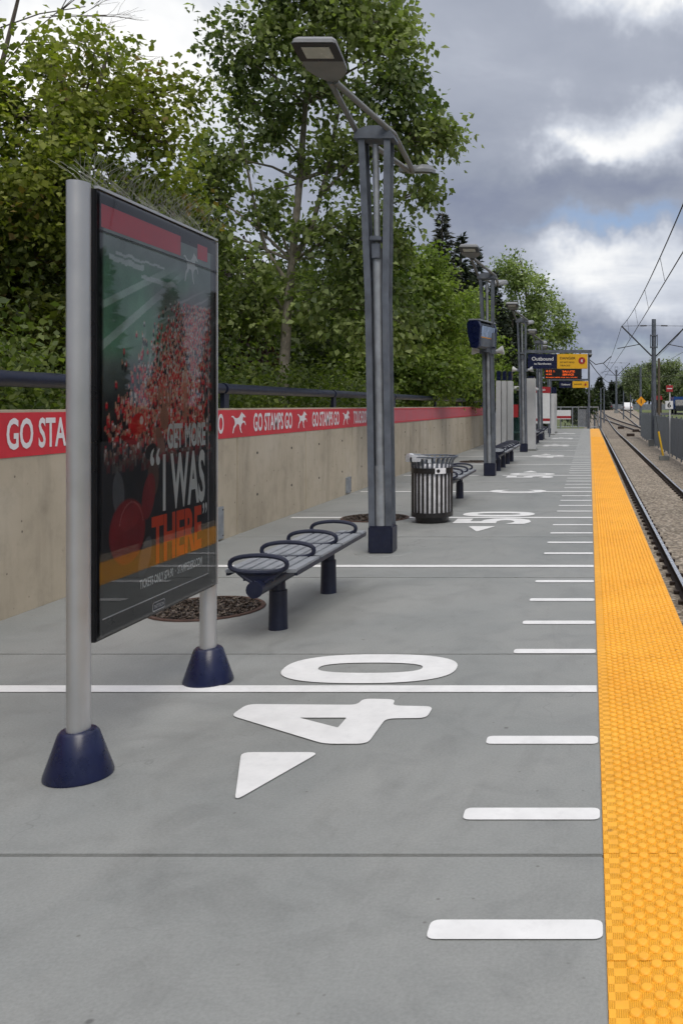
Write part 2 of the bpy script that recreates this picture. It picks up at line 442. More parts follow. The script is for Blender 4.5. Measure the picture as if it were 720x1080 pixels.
def strip(name, x0, x1, y0, y1, dz, mat, ny=80, nx=3):
    a = np.linspace(x0, x1, nx); b = np.linspace(y0, y1, ny)
    XX, YY = np.meshgrid(a, b); ZZ = ground_z(np.full_like(XX, 3.0), YY)+dz
    i = np.arange(nx*ny).reshape(ny, nx)
    f = np.stack([i[:-1, :-1], i[:-1, 1:], i[1:, 1:], i[1:, :-1]], -1).reshape(-1, 4)
    return tag(np_mesh(name, np.stack([XX, YY, ZZ], -1).reshape(-1, 3), f, mat, smooth=True), kind='structure')
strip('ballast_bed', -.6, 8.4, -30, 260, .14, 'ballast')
def trk_z(y, x=3.0): return float(ground_z(np.array([3.0]), np.array([float(y)]))[0])

# ------------------------------------------------------------------ platform
WX = -4.24
JY = 3.14; PIT = 2.54
plat = thing('platform', None, None); tag(plat, kind='structure')
sl = MB(); y0 = JY-3*PIT
edges = [y0+PIT*i for i in range(27)]
edges = [e for e in edges if e < 62]+[62.3]
base = MB(); base.box(((WX+.655)/2, (y0+62.3)/2, -.71), (.655-WX, 62.3-y0-.02, 1.38)); base.build('platform_base', 'dark', plat)
for a, b in zip(edges[:-1], edges[1:]):
    sl.box(((WX+.048)/2, (a+b)/2, -.06), (.048-WX, b-a-.012, .12))
sl.build('concrete_slab', 'floor', plat, bevel=.004)
kz = MB(); kz.box((.35, (y0+62.3)/2, -.078), (.606, 62.3-y0, .12)); kz.box((.62, (y0+62.3)/2, -.30), (.09, 62.3-y0, .30))
kz.build('edge_beam', 'floor', plat)
# yellow tactile tiles with truncated domes
TL = .61; ty0 = .1017    # a whole number of moulding cells
tv = MB(); nt_ = int((62.3-ty0)/TL)
dv, df = [], []
for i in range(nt_):
    ya, yb = ty0+i*TL+.0015, ty0+(i+1)*TL-.0015
    tv.box((.353, (ya+yb)/2, -.008), (.608, yb-ya, .0165))
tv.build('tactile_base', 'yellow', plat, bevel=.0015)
domes_v, domes_f = [], []
cnt = 0
for i in range(nt_):
    ya = ty0+i*TL
    n = 14 if ya < 7 else (8 if ya < 20 else 5)
    if ya > 45: break
    ang = np.arange(n)*2*np.pi/n
    ring = np.stack([np.cos(ang), np.sin(ang)], -1)
    P = []
    s = .067778
    for r_ in range(9):
        for c_ in range(9):
            P.append((.084722+c_*s, ya+.016944+r_*s))
            if c_ < 8: P.append((.118611+c_*s, ya+.050833+r_*s))
    P = [q for q in P if q[0] > .10 and q[0] < .64]
    P = np.array(P)
    K = len(P)
    v = np.zeros((K, 3*n, 3))
    for k, (rr, zz) in enumerate(((.0180, .0003), (.0158, .0062), (.0120, .0072))):
        v[:, k*n:(k+1)*n, 0] = P[:, :1]+ring[None, :, 0]*rr
        v[:, k*n:(k+1)*n, 1] = P[:, 1:]+ring[None, :, 1]*rr
        v[:, k*n:(k+1)*n, 2] = zz
    j = np.arange(n); jn = (j+1) % n
    side = np.concatenate([np.stack([k*n+j, k*n+jn, (k+1)*n+jn, (k+1)*n+j], -1) for k in (0, 1)])
    off = cnt+np.arange(K)[:, None, None]*3*n
    domes_f.append((side[None]+off).reshape(-1, 4))
    # caps as quads/triangle fans (quads sharing vertex 0)
    top = [(2*n, 2*n+a, 2*n+a+1, 2*n+min(a+2, n-1)) for a in range(1, n-2, 2)]
    if n % 2: top[-1] = (2*n, 2*n+n-3, 2*n+n-2, 2*n+n-1)
    top = np.array(top)
    domes_f.append((top[None]+off).reshape(-1, 4))
    domes_v.append(v.reshape(-1, 3)); cnt += K*3*n
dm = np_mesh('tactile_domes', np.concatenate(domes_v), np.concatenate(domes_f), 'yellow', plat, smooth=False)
tag(dm, kind='stuff')

# painted yard lines, ticks and numbers (sheets a few mm proud)
PZ = .004; L0 = 4.977; TK = .7625
k = -5; ticks = []; lines = []
while True:
    y = L0+k*TK
    if y > 61.8: break
    (lines if k % 5 == 0 else ticks).append((y, k)); k += 1
tickmesh = None
for y, k in ticks:
    if tickmesh is None:
        mb = MB(); pl = rounded([(-.475, -.05), (.040, -.05), (.040, .05), (-.475, .05)], .03)
        mb.add([(a, b, PZ) for a, b in pl], [tuple(range(len(pl)))])
        o = mb.build('tick_mark', 'white', plat); tickmesh = o.data
    else: o = link('tick_mark', tickmesh, None, plat)
    o.location = (0, y, 0)
for y, k in lines:
    x0 = -4.12
    mb = MB(); xx = [x0, .040]
    # cut the numbers clear of the lines: numbers straddle the line with a gap, so the line runs through
    mb.add([(x0, y-.058, PZ), (.040, y-.058, PZ), (.040, y+.058, PZ), (x0, y+.058, PZ)], [(0, 1, 2, 3)])
    mb.build('yard_line', 'white', plat)
def to_ground(zx, zy, s=2.5714, ox=220, oy=660):
    v = G(ox+zx/s, oy+zy/s); return (v.x, v.y)
def ring(cx, cy, a, b, e=2.5, n=56):
    out = []
    for i in range(n):
        t = 2*math.pi*i/n; c, s = math.cos(t), math.sin(t)
        out.append((cx+a*math.copysign(abs(c)**(2/e), c), cy+b*math.copysign(abs(s)**(2/e), s)))
    return out
def paint(name, loops):
    vs, fs = fill2d(loops)
    mb = MB(); mb.add([(x, y, PZ+.0015) for x, y, z in vs], fs); return mb.build(name, 'white', plat)
ZERO = [ring(-1.288, 5.365, .508, .295), ring(-1.288, 5.37, .305, .105)]
four_out = rounded([to_ground(*p) for p in [(60,246),(105,215),(403,217),(418,200),(508,202),(496,219),(609,221),(590,253),(480,254),(430,323),(312,323)]], .05)
four_in = rounded([to_ground(*p) for p in [(246,252),(374,252),(350,279)]], .01)
def merged(name, groups):
    mb = MB()
    for loops in groups:
        vs, fs = fill2d(loops); mb.add([(x, y, PZ+.0015) for x, y, z in vs], fs)
    return mb.build(name, 'white', plat)
merged('painted_number', [ZERO, [four_out, four_in]])
paint('painted_arrow', [rounded([(-1.55, 4.06), (-1.385, 3.56), (-1.20, 4.06)], .05)])
def number(s, yline, arrow):
    mb = MB()
    chars = list(s)
    for i, ch in enumerate(chars):
        w, h = (.60, 1.02) if ch != '1' else (.30, 1.02)
        if len(chars) == 1: ya = yline-.30; w = .60
        else: ya = yline+.09 if i == 1 else yline-.09-w
        if ch == '0':
            vs, fs = fill2d([ring(-1.288, ya+.3, .508, .295), ring(-1.288, ya+.3, .305, .105)])
            mb.add([(x, y, PZ+.0015) for x, y, z in vs], fs)
        else:
            vs, fs = text2d(ch, w, h, .035)
            mb.add([(-.78-y, ya+x, PZ+.0015) for x, y, z in vs], fs)
    mb.build('painted_number', 'white', plat)
    if arrow < 0: pts = [(-1.55, yline-.92), (-1.385, yline-1.42), (-1.20, yline-.92)]
    elif arrow > 0: pts = [(-1.55, yline+.92), (-1.20, yline+.92), (-1.385, yline+1.42)]
    if arrow: paint('painted_arrow', [rounded(pts, .05)])
number('50', L0+10*TK, -1); number('C', L0+15*TK, 0); number('50', L0+20*TK, 1); number('40', L0+30*TK, 1)
number('30', L0+40*TK, 1); number('20', L0+50*TK, 1); number('10', L0+60*TK, 1)

# ------------------------------------------------------------------ wall, banners, railing
WALL_END = 37.6
wall = thing('retaining_wall', 'long tan concrete retaining wall on the left of the platform', 'wall')
J = [-2.32+2.66*i for i in range(15)]; J = [j for j in J if j < WALL_END]+[WALL_END]
w = MB()
for a, b in zip(J[:-1], J[1:]): w.box((WX-.15, (a+b)/2, .46), (.30, b-a-.018, 2.12))
w.build('wall_panel', 'wall', wall, bevel=.006)
w = MB(); w.box((WX-.16, (J[0]+WALL_END)/2, .45), (.24, WALL_END-J[0]-.05, 2.06)); w.build('joint_filler', 'dark', wall)
w = MB()
for a in J[:-1]:
    for dy in (.66, 2.0):
        for z in (.42, .95): w.lathe([(.018, 0), (.018, .004)], n=10, m=T((WX, a+dy, z)) @ FACE_X)
w.build('tie_hole', 'dark', wall)
def banner(y0, y1, label, mat, items, border=None):
    b = thing('wall_banner', label, 'banner', (WX, (y0+y1)/2, 1.18), 0, 'red banners on the concrete wall')
    L = (y1-y0)/2
    mb = MB(); mb.box((.002, 0, .155), (.004, y1-y0, .33)); mb.build('vinyl_sheet', mat, b)
    if border:
        for z in (.016, .296): 
            mb = MB(); mb.box((.0065, 0, z), (.004, y1-y0, .026)); mb.build('border_stripe', border, b)
    for kind, ya, yb in items:
        mb = MB(); m = T((.0075, 0, 0)) @ FACE_X
        if kind == 'horse':
            mb.add([((ya-y0-L)+x*(yb-ya), .035+y*.26, 0) for x, y in HORSE], [tuple(range(len(HORSE)))], m)
            mb.build('horse_emblem', 'letter', b)
        else:
            vs, fs = text2d(kind, yb-ya, .235, .022, ya-y0-L, .045); mb.add(vs, fs, m)
            mb.build('lettering', 'letter', b)
    return b
it = []
for k in range(-2, 4):
    s = 6.62+2.435*(k+0)
    it += [('GO STAMPS GO', s, s+1.50), ('horse', s+1.72, s+2.18)]
it.append(('TOUCHDOWN', 16.36, 17.62))
banner(1.5, 18.2, 'bright red banner with white GO STAMPS GO lettering and running horses on the concrete wall', 'red', it)
banner(18.215, WALL_END-.02, 'red banner strip paled by painted-in glare without visible lettering on the far part of the wall', 'pale_red', [], 'red')
for y, d, h, lb in ((6.12, .62, .33, 'grey electrical cover plate low on the wall at the left edge of the photo'),
                    (10.35, .34, .37, 'grey cover plate low on the wall beside the advertising panel'),
                    (16.0, .30, .28, 'small grey cover plate low on the wall behind the nearest bench')):
    o = thing('cover_plate', lb, 'cover plate', (WX, y, .02), 0, 'grey plates on the wall base')
    mb = MB(); mb.box((.012, 0, h/2), (.024, d, h)); mb.build('plate', 'galv_light', o, bevel=.004)
    for a in (-1, 1):
        for c in (.1, .9): mb = MB(); mb.lathe([(.008, 0), (.008, .006)], n=8, m=T((.024, a*(d/2-.03), h*c)) @ FACE_X); mb.build('screw', 'dark', o)
# railing
rl = thing('railing', 'navy blue tubular railing running along the top of the wall', 'railing', (-4.42, 0, 0))
segs = [(-2.0, 10.95), (11.05, 15.65), (15.75, 20.5), (20.6, 26.0), (26.1, 31.4), (31.5, 37.4)]
for a, b in segs:
    mb = MB(); mb.tube([(0, a, 1.757), (0, b, 1.757)], .062, 14); mb.build('rail_tube', 'navy_matt', rl, smooth=True)
for y in (1.6, 6.2, 11.0, 15.7, 20.55, 26.05, 31.45, 37.3):
    mb = MB(); mb.tube([(0, y, 1.757), (0, y+.1, 1.757)], .069, 14)
    mb.box((0, y+.05, 1.52), (.05, .15, .46)); mb.build('rail_post', 'navy_matt', rl, smooth=True)

# ------------------------------------------------------------------ advertising panel
ad = thing('advertising_panel', 'tall black framed poster case on two silver posts with navy cone bases', 'advertising panel', (-2.14, 4.47, 0))
YN, YF = 3.82-4.47, 5.12-4.47
PT, PB = 2.475, .542
for y in (YN, YF):
    mb = MB(); prof = []
    for i in range(20):
        t = 2*math.pi*i/20; prof.append((.043*math.cos(t), .056*math.sin(t)))
    mb.prism(prof, .17, PT+(.012 if y < 0 else -.03), T((0, y, 0)))
    p = mb.build('post', 'alu', ad, smooth=True)
    mb = MB(); mb.lathe([(.134, 0), (.134, .012), (.078, .180), (.068, .19), (.045, .192)], (0, y, .002), 32)
    mb.build('cone_base', 'navy', p, smooth=True)
mb = MB(); PY0, PY1 = YN+.045, YF-.012
mb.box((0, (PY0+PY1)/2, (PT+PB)/2), (.072, PY1-PY0, PT-PB)); mb.build('case', 'black', ad, bevel=.006)
mb = MB(); mb.box((.038, (PY0+PY1)/2, PT+.004), (.02, PY1-PY0, .012)); mb.box((.038, PY1-.007, (PT+PB)/2), (.02, .014, PT-PB-.02))
mb.build('trim', 'alu', ad)
# painted poster : colours per vertex on a fine grid
PW, PH = PY1-PY0-.09, PT-PB-.17
nu, nv = 230, 360
U, V = np.meshgrid(np.linspace(0, 1, nu), np.linspace(0, 1, nv))
img = np.zeros((nv, nu, 3)); img[:] = (.014, .015, .016)
def lerp(c, m): 
    global img
    img = img*(1-m[..., None])+np.array(c)*m[..., None]
def nz(f, seed=0):
    out = np.zeros((nv, nu))
    for j in range(nv):
        for i in range(nu): out[j, i] = noise.noise((U[j, i]*f+seed, V[j, i]*f*1.6, seed*1.7))
    return out
N1, N2 = nz(5, 1), nz(16, 4)
up = sstep(.50, .70, V)
lerp((.075, .095, .085), up); lerp((.10, .12, .115), sstep(.85, .97, V)*.8)
fieldm = sstep(.0, .1, .62-U*.9+.0*V+(V-.72)*.6)*sstep(.62, .68, V)*sstep(.93, .86, V)
lerp((.060, .125, .080), fieldm*.9)
lerp((.22, .26, .24), (np.abs((V-.80)+(U*-.25)+.03) < .010)*fieldm*.6)
lerp((.20, .23, .22), (np.abs((V-.70)-(U*.35)+.03) < .012)*fieldm*.6)
for a, b, c, d in ((.05, .32, .885, .90), (.1, .5, .905, .912), (.3, .62, .86, .872)):
    lerp((.30, .31, .32), ((U > a) & (U < b) & (V > c+N2*.01) & (V < d+N2*.01))*.55)
stands = sstep(.35, .6, U+(V-.75)*1.1)*sstep(.48, .56, V)*sstep(.9, .82, V)
lerp((.075, .066, .068), stands*.7)
for q in range(9): lerp((.20, .19, .19), (np.abs((V-.56-q*.03)-(U-.55)*.22+N2*.004) < .0035)*stands*.5)
for q in range(6): lerp((.17, .18, .18), (np.abs((U-.30-q*.075)-(V-.66)*.5) < .009)*sstep(.60, .63, V)*sstep(.74, .70, V)*.6)
# spectators : a river of small figures from the upper right to the lower left, far ones first
rr_ = np.random.default_rng(5)
def dab(u, v, hu, hv, c, k=.85):
    i0, i1 = int((u-hu)*nu), int((u+hu)*nu)+1; j0, j1 = int((v-hv)*nv), int((v+hv)*nv)+1
    i0, j0 = max(i0, 0), max(j0, 0)
    img[j0:j1, i0:i1] = img[j0:j1, i0:i1]*(1-k)+np.array(c)*k
for v in np.sort(rr_.uniform(.36, .82, 2100))[::-1]:
    ctr = .76-(.80-v)*.95; u = rr_.normal(ctr+.05, .12+(.80-v)*.40)
    if u < .02 or u > .98: continue
    s_ = .006+(.80-v)*.026
    kind = rr_.random(); br = rr_.uniform(.55, 1.15)
    c = (.42, .022, .028) if kind < .56 else ((.46, .42, .40) if kind < .70 else ((.10, .10, .11) if kind < .78 else (.010, .011, .013)))
    dab(u, v, s_*.55, s_*.55, np.array(c)*br)
    dab(u, v-s_*.75, s_*.45, s_*.25, (.012, .012, .015), .8)
    sk = np.array((.30, .17, .12))*br
    dab(u, v+s_*.72, s_*.22, s_*.2, sk)
    if rr_.random() < .35: dab(u+s_*.5*rr_.choice((-1, 1)), v+s_*.8, s_*.10, s_*.5, sk, .8)
    if rr_.random() < .4: dab(u, v+s_*.92, s_*.26, s_*.12, (.40, .02, .03) if rr_.random() < .6 else (.5, .48, .46))
def ell(cu, cv, a, b, rot=0):
    x, y = (U-cu)*PW, (V-cv)*PH; c, s = math.cos(rot), math.sin(rot)
    q = ((x*c+y*s)/a)**2+((-x*s+y*c)/b)**2
    return sstep(1.12, .9, q)
lower = sstep(.46, .36, V)
lerp((.013, .013, .014), lower*.85)
lerp((.26, .012, .014), ell(.27, .475, .070, .050, .3)); lerp((.16, .008, .010), ell(.20, .435, .075, .016, -.25)); lerp((.34, .32, .30), ell(.30, .485, .018, .020)*.8)
lerp((.10, .11, .12), ell(.12, .30, .05, .10, .1)*.6)
lerp((.16, .085, .06), ell(.50, .49, .045, .06, .1)); 
for q in range(4): lerp((.18, .095, .068), ell(.45+q*.033, .555-abs(q-1.5)*.006, .011, .045, -.1+q*.06))
lerp((.15, .08, .06), ell(.46, .43, .035, .07, .5))
lerp((.17, .09, .065), ell(.70, .55, .028, .14, .05)*.8)

lerp((.075, .042, .03), ell(.40, .33, .055, .09)); lerp((.014, .011, .010), ell(.38, .40, .06, .035, .3))
lerp((.15, .010, .012), ell(.19, .20, .16, .145, .2)); lerp((.21, .02, .02), ell(.22, .235, .10, .05, .35)*.5)
lerp((.17, .012, .014), ell(.36, .28, .06, .11, -.3)*.8)
lerp((.085, .09, .10), ell(.33, .12, .05, .10, -.5)*.7)
lerp((.30, .10, .09), (np.abs(((U-.22)*PW/.11)**2+((V-.20)*PH/.13)**2-1) < .06)*(V > .22)*.6)
lerp((.020, .024, .022), sstep(.11, .05, V))
lerp((.02, .018, .017), ((U > .97) | (U < .012))*.7)
img *= (1+.25*N1+.2*N2)[..., None]; img = np.clip(img*(2.2+1.7*sstep(.38, .60, V))[..., None], .006, .9)
vv = np.stack([np.full(U.size, .0375), (PY0+.045+U*PW).ravel(), (PB+.085+V*PH).ravel()], -1)
ii = np.arange(nu*nv).reshape(nv, nu)
ff = np.stack([ii[:-1, :-1], ii[:-1, 1:], ii[1:, 1:], ii[1:, :-1]], -1).reshape(-1, 4)
poster = np_mesh('poster', vv, ff, 'poster', ad, cols=img.reshape(-1, 3))
def on_poster(name, mat, fs, x=.0395):
    mb = MB()
    for vs, f in fs: mb.add([(x, u-4.47, v) for u, v, z in vs], f)
    return mb.build(name, mat, poster)
def quad(a, b, c, d): return [(a, c, 0), (b, c, 0), (b, d, 0), (a, d, 0)], [(0, 1, 2, 3)]
on_poster('red_bar', 'banner_ink', [quad(3.90, 4.66, 2.318, 2.418)])
on_poster('red_bar', 'banner_ink', [quad(4.86, 4.985, 2.335, 2.415)])
on_poster('horse_emblem', 'poster_white', [([(4.69+x*.18, 2.19+y*.17, 0) for x, y in HORSE], [tuple(range(len(HORSE)))])])
on_poster('lettering', 'poster_white', [text2d('GET MORE', .45, .128, .035, 4.51, 1.335)])
on_poster('lettering', 'poster_white', [text2d('\u201c', .10, .085, .012, 4.335, 1.262), text2d('I WAS', .49, .285, .03, 4.465, 1.03)])
on_poster('lettering', 'poster_red', [text2d('THERE', .56, .232, .04, 4.35, .785)])
on_poster('lettering', 'poster_white', [text2d('\u201d', .055, .06, .012, 4.925, .965)])
on_poster('lettering', 'poster_white', [text2d('TICKETS ONLY $74.90  \u00b7  STAMPEDERS.COM', .68, .050, .03, 4.235, .688)])
on_poster('border_line', 'liner', [quad(3.91, 5.0, .628, .634), quad(4.994, 5.0, .64, 1.9)])
pl2 = rounded([(-.065, -.022), (.065, -.022), (.065, .022), (-.065, .022)], .016)
mb = MB(); mb.add([(.0385, a-.045, .590+b-.008) for a, b in pl2], [tuple(range(len(pl2)))]); st = mb.build('maker_sticker', 'liner', ad)
pl2 = rounded([(-.061, -.018), (.061, -.018), (.061, .018), (-.061, .018)], .014)
mb = MB(); mb.add([(.0395, a-.045, .582+b) for a, b in pl2], [tuple(range(len(pl2)))]); mb.build('sticker_face', 'navy', st)
vs, fs = text2d('PATTISON', .10, .018, .01, -.095, .573); mb = MB(); mb.add([(.0405, u, v) for u, v, z in vs], fs); mb.build('lettering', 'liner', st)
mb = MB(); mb.add([(.0455, PY0+.012, PB+.015), (.0455, PY1-.02, PB+.015), (.0455, PY1-.02, PT-.012), (.0455, PY0+.012, PT-.012)], [(0, 1, 2, 3)])
mb.build('glass_pane', 'glass', ad)
mb = MB(); mb.box((.0467, (PY0+PY1)/2, 2.30), (.002, PY1-PY0-.03, .004)); mb.build('glass_seam', 'black', ad)
for ch_ in list(ad.children):
    if not ch_.name.startswith('post') or ch_.name.startswith('poster'): ch_.location.x = .012   # the case hangs on the platform side of the posts
# bird spikes
mb = MB()
rb = random.Random(3)
for i in range(70):
    y = YN+.02+(YF-YN)*i/69
    for s in (-1, 0, 1):
        if rb.random() < .25: continue
        a = s*.65+rb.uniform(-.2, .2); L = rb.uniform(.12, .19); lean = rb.uniform(-.35, .25)
        p0 = Vector((s*.012, y, PT+.008)); p1 = p0+Vector((math.sin(a)*L*.55, lean*L*.5, math.cos(a)*L*.62)); p2 = p0+Vector((math.sin(a)*L*1.15, lean*L*1.2, math.cos(a)*L))
        mb.tube([p0, p1, p2], .0009, 3, False)
mb.build('bird_spikes', 'rebar', ad)

# ------------------------------------------------------------------ benches
def make_bench():
    t = thing('bench', 'nearest grey slatted bench with navy hoop armrests', 'bench', (-2.16, 6.94, 0), 0, 'backless benches along the platform')
    bm_ = MB(); bm_.tube([(0, -1.06, .36), (0, .98, .36)], .05, 16); bm_.tube([(0, -1.065, .36), (0, -1.05, .36)], .055, 16)
    bm_.build('beam', 'navy_matt', t, smooth=True)
    for y in (-.61, .61):
        mb = MB(); mb.lathe([(.066, 0), (.064, .01), (.060, .27), (.050, .272), (.048, .33)], (0, y, .0), 20)
        mb.build('leg', 'navy_matt', t, smooth=True)
    hy = [-.99, -.41, .17, .76]
    for i in range(6):
        mb = MB(); x = -.20+i*.08
        for a, b in zip([-.95, -.385, .195], [-.435, .145, .735]):
            mb.box((x, (a+b)/2, .462), (.068, b-a, .026))
        a, b = (.785, .93)
        if i > 2: mb.box((x, (a+b)/2, .462), (.068, b-a, .026))
        mb.build('slat', 'slat', t, bevel=.004)
    for y in hy:
        pts = []
        for i in range(28):
            a = 2*math.pi*i/28; c, s = math.cos(a), math.sin(a)
            x = .187*math.copysign(abs(c)**.8, c); z = .512+.052*math.copysign(abs(s)**.75, s)+(.008*(1-abs(c)) if s > 0 else 0)
            pts.append((x, y, z))
        mb = MB(); mb.tube(pts, .0155, 8, closed=True)
        mb.tube([(-.165, y+.01, .485), (-.10, y+.01, .43), (-.03, y+.01, .385)], .014, 8); mb.tube([(.165, y+.01, .485), (.10, y+.01, .43), (.03, y+.01, .385)], .014, 8)
        mb.box((0, y+.01, .43), (.20, .02, .05))
        mb.build('armrest', 'navy_matt', t, smooth=True)
    mb = MB()
    for s in (-1, 1): mb.box((s*.225, -.0, .444), (.02, 1.86, .03))
    mb.build('seat_frame', 'navy_matt', t)
    return t
bench = make_bench()
another(bench, (-2.17, 14.65, 0), 'grey slatted bench partly hidden behind the black trash can')
another(bench, (-2.17, 22.3, 0), 'grey slatted bench just beyond the second lamp post')
another(bench, (-2.17, 24.75, 0), 'bench standing end to end with the one beyond the second lamp post')
another(bench, (-2.17, 37.6, 0), 'dark distant bench between the third and fourth lamp posts')
another(bench, (-2.17, 42.2, 0), 'farthest dark bench, just past the fourth lamp post')

# ------------------------------------------------------------------ trash can
tc = thing('trash_can', 'black slatted trash can with flared rim and clear bag', 'trash can', (-2.10, 12.18, 0))
mb = MB(); NS = 27
for i in range(NS):
    a = 2*math.pi*i/NS; m = Matrix.Rotation(a, 4, 'Z')
    mb.box((.270, 0, .425), (.006, .030, .65), m)
mb.lathe([(.262, .66), (.276, .66), (.276, .73), (.262, .73)], n=40, capb=False, capt=False)
mb.lathe([(.262, .08), (.276, .08), (.276, .14), (.262, .14)], n=40, capb=False, capt=False)
mb.build('slat_cage', 'black_paint', tc)
mb = MB(); mb.lathe([(.20, 0), (.22, .012), (.22, .075), (.262, .082), (.262, .10)], n=40); mb.build('base_ring', 'black_paint', tc, smooth=True)
mb = MB()
for i in range(NS):
    a = 2*math.pi*i/NS; m = Matrix.Rotation(a, 4, 'Z')
    prof = [(.268, .73), (.272, .79), (.292, .84), (.33, .872)]
    for (r0, z0), (r1, z1) in zip(prof[:-1], prof[1:]):
        mb.add([(r0, -.015, z0), (r0, .015, z0), (r1, .015, z1), (r1, -.015, z1), (r0+.007, -.015, z0-.002), (r0+.007, .015, z0-.002), (r1+.007, .015, z1-.005), (r1+.007, -.015, z1-.005)],
               [(0, 1, 2, 3), (7, 6, 5, 4), (0, 3, 7, 4), (1, 5, 6, 2)], m)
mb.tube([(.335*math.cos(2*math.pi*i/40), .335*math.sin(2*math.pi*i/40), .876) for i in range(40)], .010, 8, closed=True)
mb.build('flared_rim', 'galv', tc, smooth=True)
mb = MB(); mb.lathe([(.245, .10), (.254, .12), (.255, .74), (.245, .76), (.235, .14)], n=32, capb=True, capt=False); mb.build('liner', 'liner', tc, smooth=True)
mb = MB(); n = 48; vs = []; fs = []
for j, (r0, z0) in enumerate([(.236, .70), (.244, .79), (.290, .868), (.335, .892), (.352, .868), (.356, .82)]):
    for i in range(n):
        a = 2*math.pi*i/n; q = noise.noise((math.cos(a)*3.1, math.sin(a)*3.1, j*.7))
        half = .5+.5*math.cos(a-R(205))
        z = z0+.020*q-(.03*(1-half) if j > 2 else 0)+(.02*half if j == 3 else 0); r = r0+.010*q-(.05*(1-half) if j > 3 else 0)
        vs.append((r*math.cos(a), r*math.sin(a), z))
for j in range(5):
    for i in range(n):
        a = 2*math.pi*(i+.5)/n; half = .5+.5*math.cos(a-R(205))
        if half < (.80 if j < 3 else .62): continue
        if j == 4 and (i % 5 == 0 or noise.noise((math.cos(a)*4, math.sin(a)*4, 2)) > .1): continue
        fs.append((j*n+i, j*n+(i+1) % n, (j+1)*n+(i+1) % n, (j+1)*n+i))
mb.add(vs, fs); mb.build('bag', 'bag', tc, smooth=True)
mb = MB(); m = Matrix.Rotation(R(-58), 4, 'Z'); mb.box((.281, 0, .695), (.005, .15, .075), m); pn = mb.build('notice_plate', 'liner', tc)
mb = MB(); mb.lathe([(.024, 0), (.024, .002), (.017, .002)], n=16, m=m @ T((.284, -.03, .695)) @ FACE_X, capt=False); mb.build('symbol', 'black_paint', pn)

# ------------------------------------------------------------------ tree pits in the platform
for x, y, r, lb in ((-2.92, 6.95, .425, 'round mulch filled tree pit with rusty rim behind the nearest bench'),
                    (-2.95, 12.55, .46, 'round mulch tree pit beside the first lamp post'),
                    (-3.15, 25.2, .44, 'distant round tree pit between wall and second lamp post')):
    t = thing('tree_pit', lb, 'tree pit', (x, y, 0), 0, 'round tree pits set in the platform')
    mb = MB(); mb.lathe([(r-.03, .004), (r-.028, .012), (r, .012), (r+.006, .003)], n=48, capb=False, capt=False); mb.build('iron_rim', 'rust', t, smooth=True)
    rm = np.random.default_rng(int(y*10)); N = 2200
    mb = MB(); mb.lathe([(r-.029, .004), (.01, .008)], n=40, capb=False); mb.build('mulch_bed', 'mulch', t)
    rad = (r-.04)*np.sqrt(rm.random(N)); an = rm.random(N)*6.283
    c = np.stack([rad*np.cos(an), rad*np.sin(an), .006+rm.random(N)*.014], -1)
    d = rm.normal(size=(N, 3)); d[:, 2] *= .35; d /= np.linalg.norm(d, axis=1)[:, None]
    e = np.cross(d, rm.normal(size=(N, 3))); e /= np.linalg.norm(e, axis=1)[:, None]
    L = rm.uniform(.007, .018, N)[:, None]; q = rm.uniform(.003, .007, N)[:, None]
    vs = np.stack([c-d*L-e*q, c+d*L-e*q, c+d*L+e*q, c-d*L+e*q], 1); vs[..., 2] = np.maximum(vs[..., 2], .005)
    cols = np.array([(.035, .024, .018), (.075, .052, .038), (.018, .013, .011), (.10, .078, .056)])[rm.integers(0, 4, N)]
    tag(np_mesh('wood_chips', vs.reshape(-1, 3), np.arange(N*4).reshape(N, 4), 'poster', t, cols=np.repeat(cols, 4, 0)), kind='stuff')

